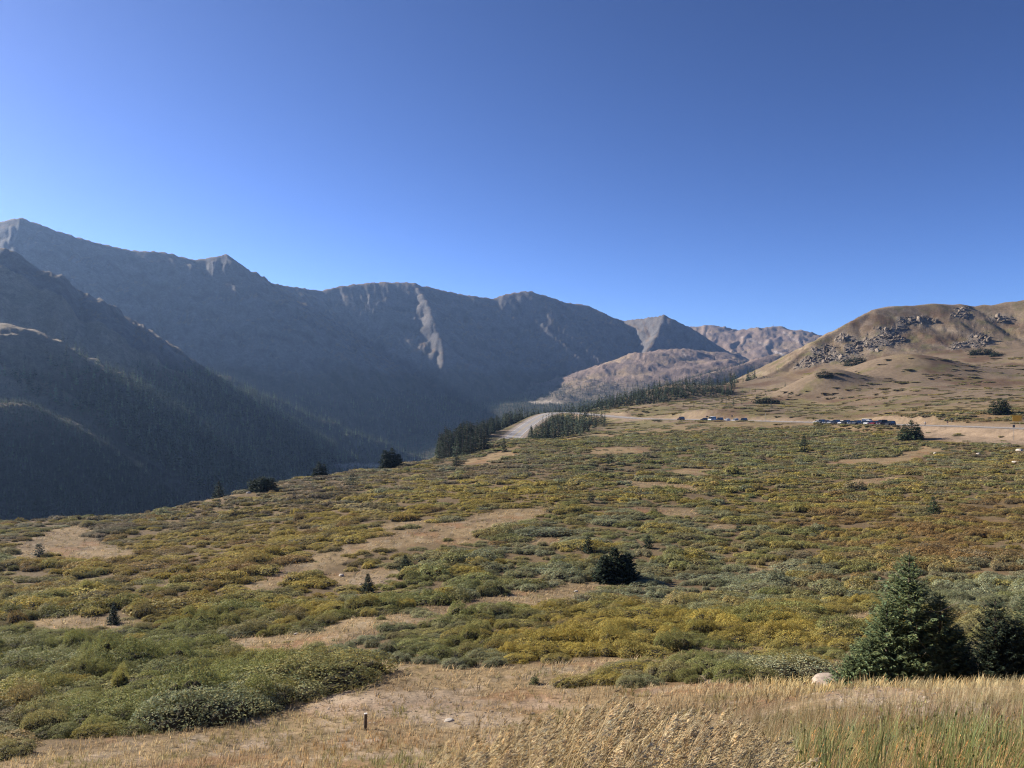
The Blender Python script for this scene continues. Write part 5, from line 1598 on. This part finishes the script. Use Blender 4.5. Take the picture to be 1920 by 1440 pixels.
def pole(u, vt, vb, Y, label):
    x, y, zt = at(u, vt, Y)
    g = float(quick_h(np.array([x]), np.array([y]))[0]); h = max(zt - g, 1.5)
    bm = bmesh.new(); bmesh.ops.create_cone(bm, cap_ends=True, segments=8, radius1=.09, radius2=.07, depth=h, matrix=Matrix.Translation((0, 0, h / 2)))
    e = link('marker_pole', None); e.location = (x, y, g - .05)
    bm_obj('shaft', bm, M['steel'], e)
    bm = bmesh.new(); bmesh.ops.create_cone(bm, cap_ends=True, segments=8, radius1=.11, radius2=.11, depth=.25, matrix=Matrix.Translation((0, 0, h * .93)))
    bm_obj('reflector', bm, M['white_paint'], e)
    tag(e, label, 'pole', 'snow poles along the road')
pole(1436, 775, 788, 368, 'thin snow pole in front of the tan cutting')
pole(1275, 778, 786, 430, 'thin snow pole by the road behind the lone maroon SUV')

px_, py_, pz_ = hit(685, 1368, 12)
ph = 29 / F * py_
e = link('wooden_post', None); e.location = (px_, py_, pz_); e.rotation_euler = (0, .03, .35)
bm_obj('shaft', box_bm(.11, .09, ph + .3, (0, 0, (ph - .3) / 2), .012), M['wood'], e)
M['cap'] = plain_mat('pale_post_top', (.62, .58, .52), .8)
bm_obj('cap', box_bm(.12, .10, .03, (0, 0, ph + .015), .006), M['cap'], e)
tag(e, 'short grey wooden post standing alone on the tan bank', 'post')

def rock_mesh(seed, sub=3):
    bm = bmesh.new(); bmesh.ops.create_icosphere(bm, subdivisions=sub, radius=1)
    for v_ in bm.verts:
        c = np.array(v_.co)
        n_ = float(fbm(np.array([c[0] * 1.3 + seed]), np.array([c[1] * 1.3 + c[2] * 1.7]), seed, 3)[0])
        k_ = float(fbm(np.array([c[0] * 4 + seed]), np.array([c[1] * 4 + c[2] * 5]), seed + 3, 2)[0])
        # facets
        v_.co = Vector(c * (1 + .30 * n_ + .07 * k_))
        if v_.co.z > .62: v_.co.z = .62 + (v_.co.z - .62) * .35
    me = bpy.data.meshes.new('boulder'); bm.to_mesh(me); bm.free()
    return me
M['stone'] = plain_mat('pale_granite', (0.38, 0.30, 0.235), 0.9, 0, 0.15, 5.0, .62, 1.2, .03)
M['stone_white'] = plain_mat('white_quartz_stone', (0.48, 0.42, 0.35), 0.9, 0, 0.15, 6.0, .7, 1.15, .02)
rocks = [rock_mesh(60 + i) for i in range(5)]
for q in rocks: q.materials.append(None)
def boulder(u, v, wpx, hpx, label, mat='stone_white', y0=10.0, seed=0):
    x, y, z = hit(u, v, y0)
    o = link('boulder', rocks[seed % 5]); o.location = (x, y, z)
    o.material_slots[0].link = 'OBJECT'; o.material_slots[0].material = M[mat]
    sx = wpx / F * y / 2
    o.scale = (sx, sx * .8, hpx / F * y * 1.0); o.rotation_euler = (0, 0, seed * 1.7)
    tag(o, label, 'boulder', 'pale rocks on the pass')
boulder(1560, 1290, 86, 27, 'pale tan boulder half buried in gold grass at the foot of the tall spruce', 'stone', 14, 1)
for n_, (u, v, w, h, lab) in enumerate([
        (1050, 1061, 8, 4, 'small white stone among yellow willows left of the spruce clump'), (1103, 1063, 8, 5, 'white stone close beside the dense spruce clump'), (1080, 1110, 8, 4, 'small pale stone at the end of the grassy track'),
        (640, 1080, 12, 5, 'white stone at the upper side of the stony patch'), (668, 1118, 9, 4, 'pale stone at the lower side of the stony patch'), (1360, 1279, 14, 6, 'pale stone in the dry grass before the bank thicket'),
        (1335, 1272, 30, 7, 'flat tan rock before the bank thicket'), (1884, 838, 12, 5, 'pale boulder at the foot of the road embankment'), (1912, 846, 16, 6, 'largest pale boulder at the edge below the road embankment'),
        (1906, 868, 18, 5, 'flat pale rock below the embankment boulders'), (1880, 886, 14, 4, 'pale rock in the rust-coloured scrub below the embankment'), (1835, 852, 8, 4, 'small white stone on the open ground below the road'),
        (1753, 851, 7, 4, 'small white stone near the spruce clump at the road'), (466, 925, 9, 4, 'pale rock at the foot of the low spruce thicket'), (708, 930, 8, 4, 'small white stone on the dull brown slope of the brow'),
        (1340, 846, 8, 4, 'small pale stone in the tan patch below the far cars'), (1905, 1277, 40, 6, 'flat tan rock in the grass under the edge spruce'), (555, 1190, 9, 4, 'small white stone beside the fork of the track'),
        (1190, 893, 7, 3, 'tiny white stone on the upper flat'), (842, 1352, 20, 5, 'flat white stone on the bare bank beside the brome')]):
    boulder(u, v, w, h, lab, 'stone_white', 10, n_)

# stones too many to count on the bare ground of the bank
sx_, sy_ = [], []
for (u, v, ru, rv, n_) in ((760, 1318, 190, 30, 520), (900, 1350, 140, 20, 300), (640, 1330, 100, 20, 200), (1640, 1310, 120, 24, 420), (1760, 1335, 120, 18, 260), (700, 1092, 50, 16, 160), (480, 1395, 80, 16, 120)):
    for _ in range(n_):
        uu, vv = rng.normal(u, ru * .6), rng.normal(v, rv * .6)
        sx_.append(uu); sy_.append(vv)
ys = np.exp(np.linspace(math.log(7), math.log(110), 900))
su, sv = np.array(sx_), np.array(sy_)
X = (su[:, None] - 960) / F * ys[None]; Zr = (720 - sv[:, None]) / F * ys[None]
G = quick_h(X.ravel(), np.broadcast_to(ys, X.shape).ravel()).reshape(X.shape)
ii = np.argmax(G >= Zr, axis=1)
ok = ii > 0
px2 = X[np.arange(len(su)), ii][ok]; py2 = ys[ii][ok]; pz2 = quick_h(px2, py2)
n_ = len(px2)
sc_ = np.exp(rng.normal(math.log(.022), .45, n_)) * np.where(py2 > 50, 2.2, 1)
M['pebble'] = leaf_mat('bank_stone', 0.0)
pm = [rock_mesh(90 + i, 1) for i in range(3)]
for q in pm:
    q.materials.append(M['pebble'])
    a_ = q.color_attributes.new('leaf', 'FLOAT_COLOR', 'POINT'); a_.data.foreach_set('color', np.ones(len(q.vertices) * 4, np.float32))
pt = np.tile(np.array((.27, .215, .16)), (n_, 1)) * np.clip(1 + .25 * rng.standard_normal(n_), .5, 1.6)[:, None]
scatter('gravel', 'scattered small pale stones on the bare ground of the bank', np.stack([px2, py2, pz2], 1), rng.uniform(0, 6.28, n_), np.stack([sc_ * 1.3, sc_, sc_ * .8], 1), pt, rng.integers(0, 3, n_), source_coll('stone_kind', pm))

# broken crags of the brown hill: angular blocks without number
cx_, cy_ = jgrid(60, 560, 560, 800, 1.7)
cz_, cf_, cc_, _, _ = height(cx_, cy_, True)
cu_, cv_ = uv_of(cx_, cy_, cz_)
k = (cc_ > .2) & (cu_ < 1960) & (rng.random(len(cx_)) < .75 * cc_) & seen(cx_, cy_, cz_ + 4)
k |= (cf_ == 1) & (cu_ < 1960) & (rng.random(len(cx_)) < .02) & seen(cx_, cy_, cz_ + 2) & (cv_ < 700)
cx_, cy_, cz_, cc_ = cx_[k], cy_[k], cz_[k], cc_[k]
n_ = len(cx_)
def crag_block(seed):
    r_ = np.random.default_rng(seed)
    bm = bmesh.new()
    for p_ in unit(r_.standard_normal((16, 3))) * r_.uniform(.75, 1.0, (16, 1)): bm.verts.new(p_ * np.array((1.15, .9, .8)))
    bmesh.ops.convex_hull(bm, input=bm.verts)
    bmesh.ops.delete(bm, geom=[v_ for v_ in bm.verts if not v_.link_faces], context='VERTS')
    me = bpy.data.meshes.new('crag_block'); bm.to_mesh(me); bm.free()
    a_ = me.color_attributes.new('leaf', 'FLOAT_COLOR', 'POINT'); a_.data.foreach_set('color', np.ones(len(me.vertices) * 4, np.float32))
    me.materials.append(M['crag']); return me
M['crag'] = leaf_mat('crag_rock', 0.0, rough=.95)
cb = [crag_block(130 + i) for i in range(6)]
cs_ = np.exp(rng.normal(math.log(.95), .6, n_)).clip(.2, 3.0) * (.4 + .9 * cc_)
ct_ = np.array((.135, .106, .080)) * np.clip(1 + .4 * rng.standard_normal(n_), .4, 1.9)[:, None]
ct_ = np.where((rng.random(n_) < .18)[:, None], np.array((.27, .215, .16)), ct_)
scatter('crag_rubble', 'dark broken rock outcrops on the face of the brown hill', np.stack([cx_, cy_, cz_ - .42 * cs_], 1), rng.normal(.5, .4, n_), np.stack([cs_ * 1.6, cs_, cs_ * .8], 1), ct_, rng.integers(0, 6, n_), source_coll('crag_kind', cb), rng.normal(0, .35, (n_, 2)) + np.array((0, -.5)))
print('crag', n_)

# walker beside the road
def person(x, y, z, label):
    e = link('person', None); e.location = (x, y, z)
    J = {'pel': (0, 0, .95), 'wst': (0, 0, 1.1), 'chs': (0, .01, 1.32), 'nck': (0, 0, 1.48), 'hd': (0, -.01, 1.6), 'top': (0, 0, 1.72),
         'hl': (-.1, 0, .9), 'kl': (-.13, -.12, .5), 'al': (-.13, .04, .08), 'tl': (-.13, -.12, .04), 'hr': (.1, 0, .9), 'kr': (.11, .02, .5), 'ar': (.11, .2, .1), 'tr': (.11, .06, .04),
         'sl': (-.19, 0, 1.41), 'el': (-.27, .04, 1.13), 'wl': (-.27, -.08, .89), 'fl': (-.27, -.11, .80), 'sr': (.19, 0, 1.41), 'er': (.27, .03, 1.13), 'wr': (.28, -.1, .90), 'fr': (.28, -.13, .81)}
    Rr = {'pel': .15, 'wst': .135, 'chs': .16, 'nck': .055, 'hd': .10, 'top': .085, 'hl': .095, 'kl': .062, 'al': .042, 'tl': .04, 'hr': .095, 'kr': .062, 'ar': .042, 'tr': .04, 'sl': .07, 'el': .048, 'wl': .034, 'fl': .03, 'sr': .07, 'er': .048, 'wr': .034, 'fr': .03}
    E = [('pel', 'wst'), ('wst', 'chs'), ('chs', 'nck'), ('nck', 'hd'), ('hd', 'top'), ('pel', 'hl'), ('hl', 'kl'), ('kl', 'al'), ('al', 'tl'), ('pel', 'hr'), ('hr', 'kr'), ('kr', 'ar'), ('ar', 'tr'), ('chs', 'sl'), ('sl', 'el'), ('el', 'wl'), ('wl', 'fl'), ('chs', 'sr'), ('sr', 'er'), ('er', 'wr'), ('wr', 'fr')]
    ks = list(J); me = bpy.data.meshes.new('body')
    me.from_pydata([J[k] for k in ks], [(ks.index(a), ks.index(b)) for a, b in E], [])
    b = link('body', me, e)
    sk = b.modifiers.new('skin', 'SKIN'); b.modifiers.new('sub', 'SUBSURF').levels = 1
    for i, k in enumerate(ks):
        me.skin_vertices[0].data[i].radius = (Rr[k], Rr[k]); me.skin_vertices[0].data[i].use_root = k == 'pel'
    m, nt, out = new_mat('walker_clothes')
    geo = N(nt, 'ShaderNodeTexCoord').outputs['Object']; sp = N(nt, 'ShaderNodeSeparateXYZ'); nt.links.new(geo, sp.inputs[0])
    cr = N(nt, 'ShaderNodeValToRGB'); cr.color_ramp.interpolation = 'CONSTANT'
    el = cr.color_ramp.elements
    el[0].position = 0; el[0].color = (.03, .03, .04, 1); el[1].position = .53; el[1].color = (.62, .60, .56, 1)
    q = el.new(.82); q.color = (.45, .27, .19, 1)
    dv = N(nt, 'ShaderNodeMath', operation='DIVIDE'); dv.inputs[1].default_value = 1.8
    nt.links.new(sp.outputs[2], dv.inputs[0]); nt.links.new(dv.outputs[0], cr.inputs[0])
    bs = N(nt, 'ShaderNodeBsdfPrincipled', i_Roughness=.85); nt.links.new(cr.outputs[0], bs.inputs['Base Color']); nt.links.new(bs.outputs[0], out.inputs[0])
    me.materials.append(m)
    hb = bmesh.new(); bmesh.ops.create_icosphere(hb, subdivisions=2, radius=.112, matrix=Matrix.Translation((0, .02, 1.655)) @ Matrix.Diagonal((.95, 1.02, .9, 1)))
    bmesh.ops.delete(hb, geom=[v_ for v_ in hb.verts if v_.co.z < 1.62 and v_.co.y < .06], context='VERTS')
    bm_obj('hair', hb, plain_mat('dark_hair', (.03, .02, .015), .7), e)
    tag(e, label, 'person')
x, yy, z, hd = on_road(290, 6.6)
person(x, yy, z + .1, 'person in a light top and dark trousers walking beside the road')

# lift tower and station on the far ski hill
M['lift'] = plain_mat('lift_steel', (0.16, 0.16, 0.17), 0.6, .3)
lx_, ly_, lz_ = at(1450, 614, 4050)
lz_ = float(quick_h(np.array([lx_]), np.array([ly_]))[0])
e = link('lift_tower', None); e.location = (lx_, ly_, lz_ - 1)
bm = bmesh.new(); bmesh.ops.create_cone(bm, cap_ends=True, segments=8, radius1=.9, radius2=.6, depth=15, matrix=Matrix.Translation((0, 0, 7.5))); bm_obj('mast', bm, M['lift'], e)
bm_obj('crossarm', box_bm(9, .9, .9, (0, 0, 14.5), .1), M['lift'], e)
tag(e, 'tiny ski lift tower on the top of the far ski hill', 'lift tower')
lx_, ly_, _ = at(1377, 621, 4090)
lz_ = float(quick_h(np.array([lx_]), np.array([ly_]))[0])
e = link('lift_station', None); e.location = (lx_, ly_, lz_ - 1)
bm_obj('hall', box_bm(20, 10, 6, (0, 0, 3), .2), M['lift'], e)
bm = loft([[(-11, -6, 6), (-11, 6, 6), (-11, 0, 9)], [(11, -6, 6), (11, 6, 6), (11, 0, 9)]]); bm_obj('roof', bm, M['lift'], e)
tag(e, 'tiny ski lift station on the saddle of the far ski hill', 'building')
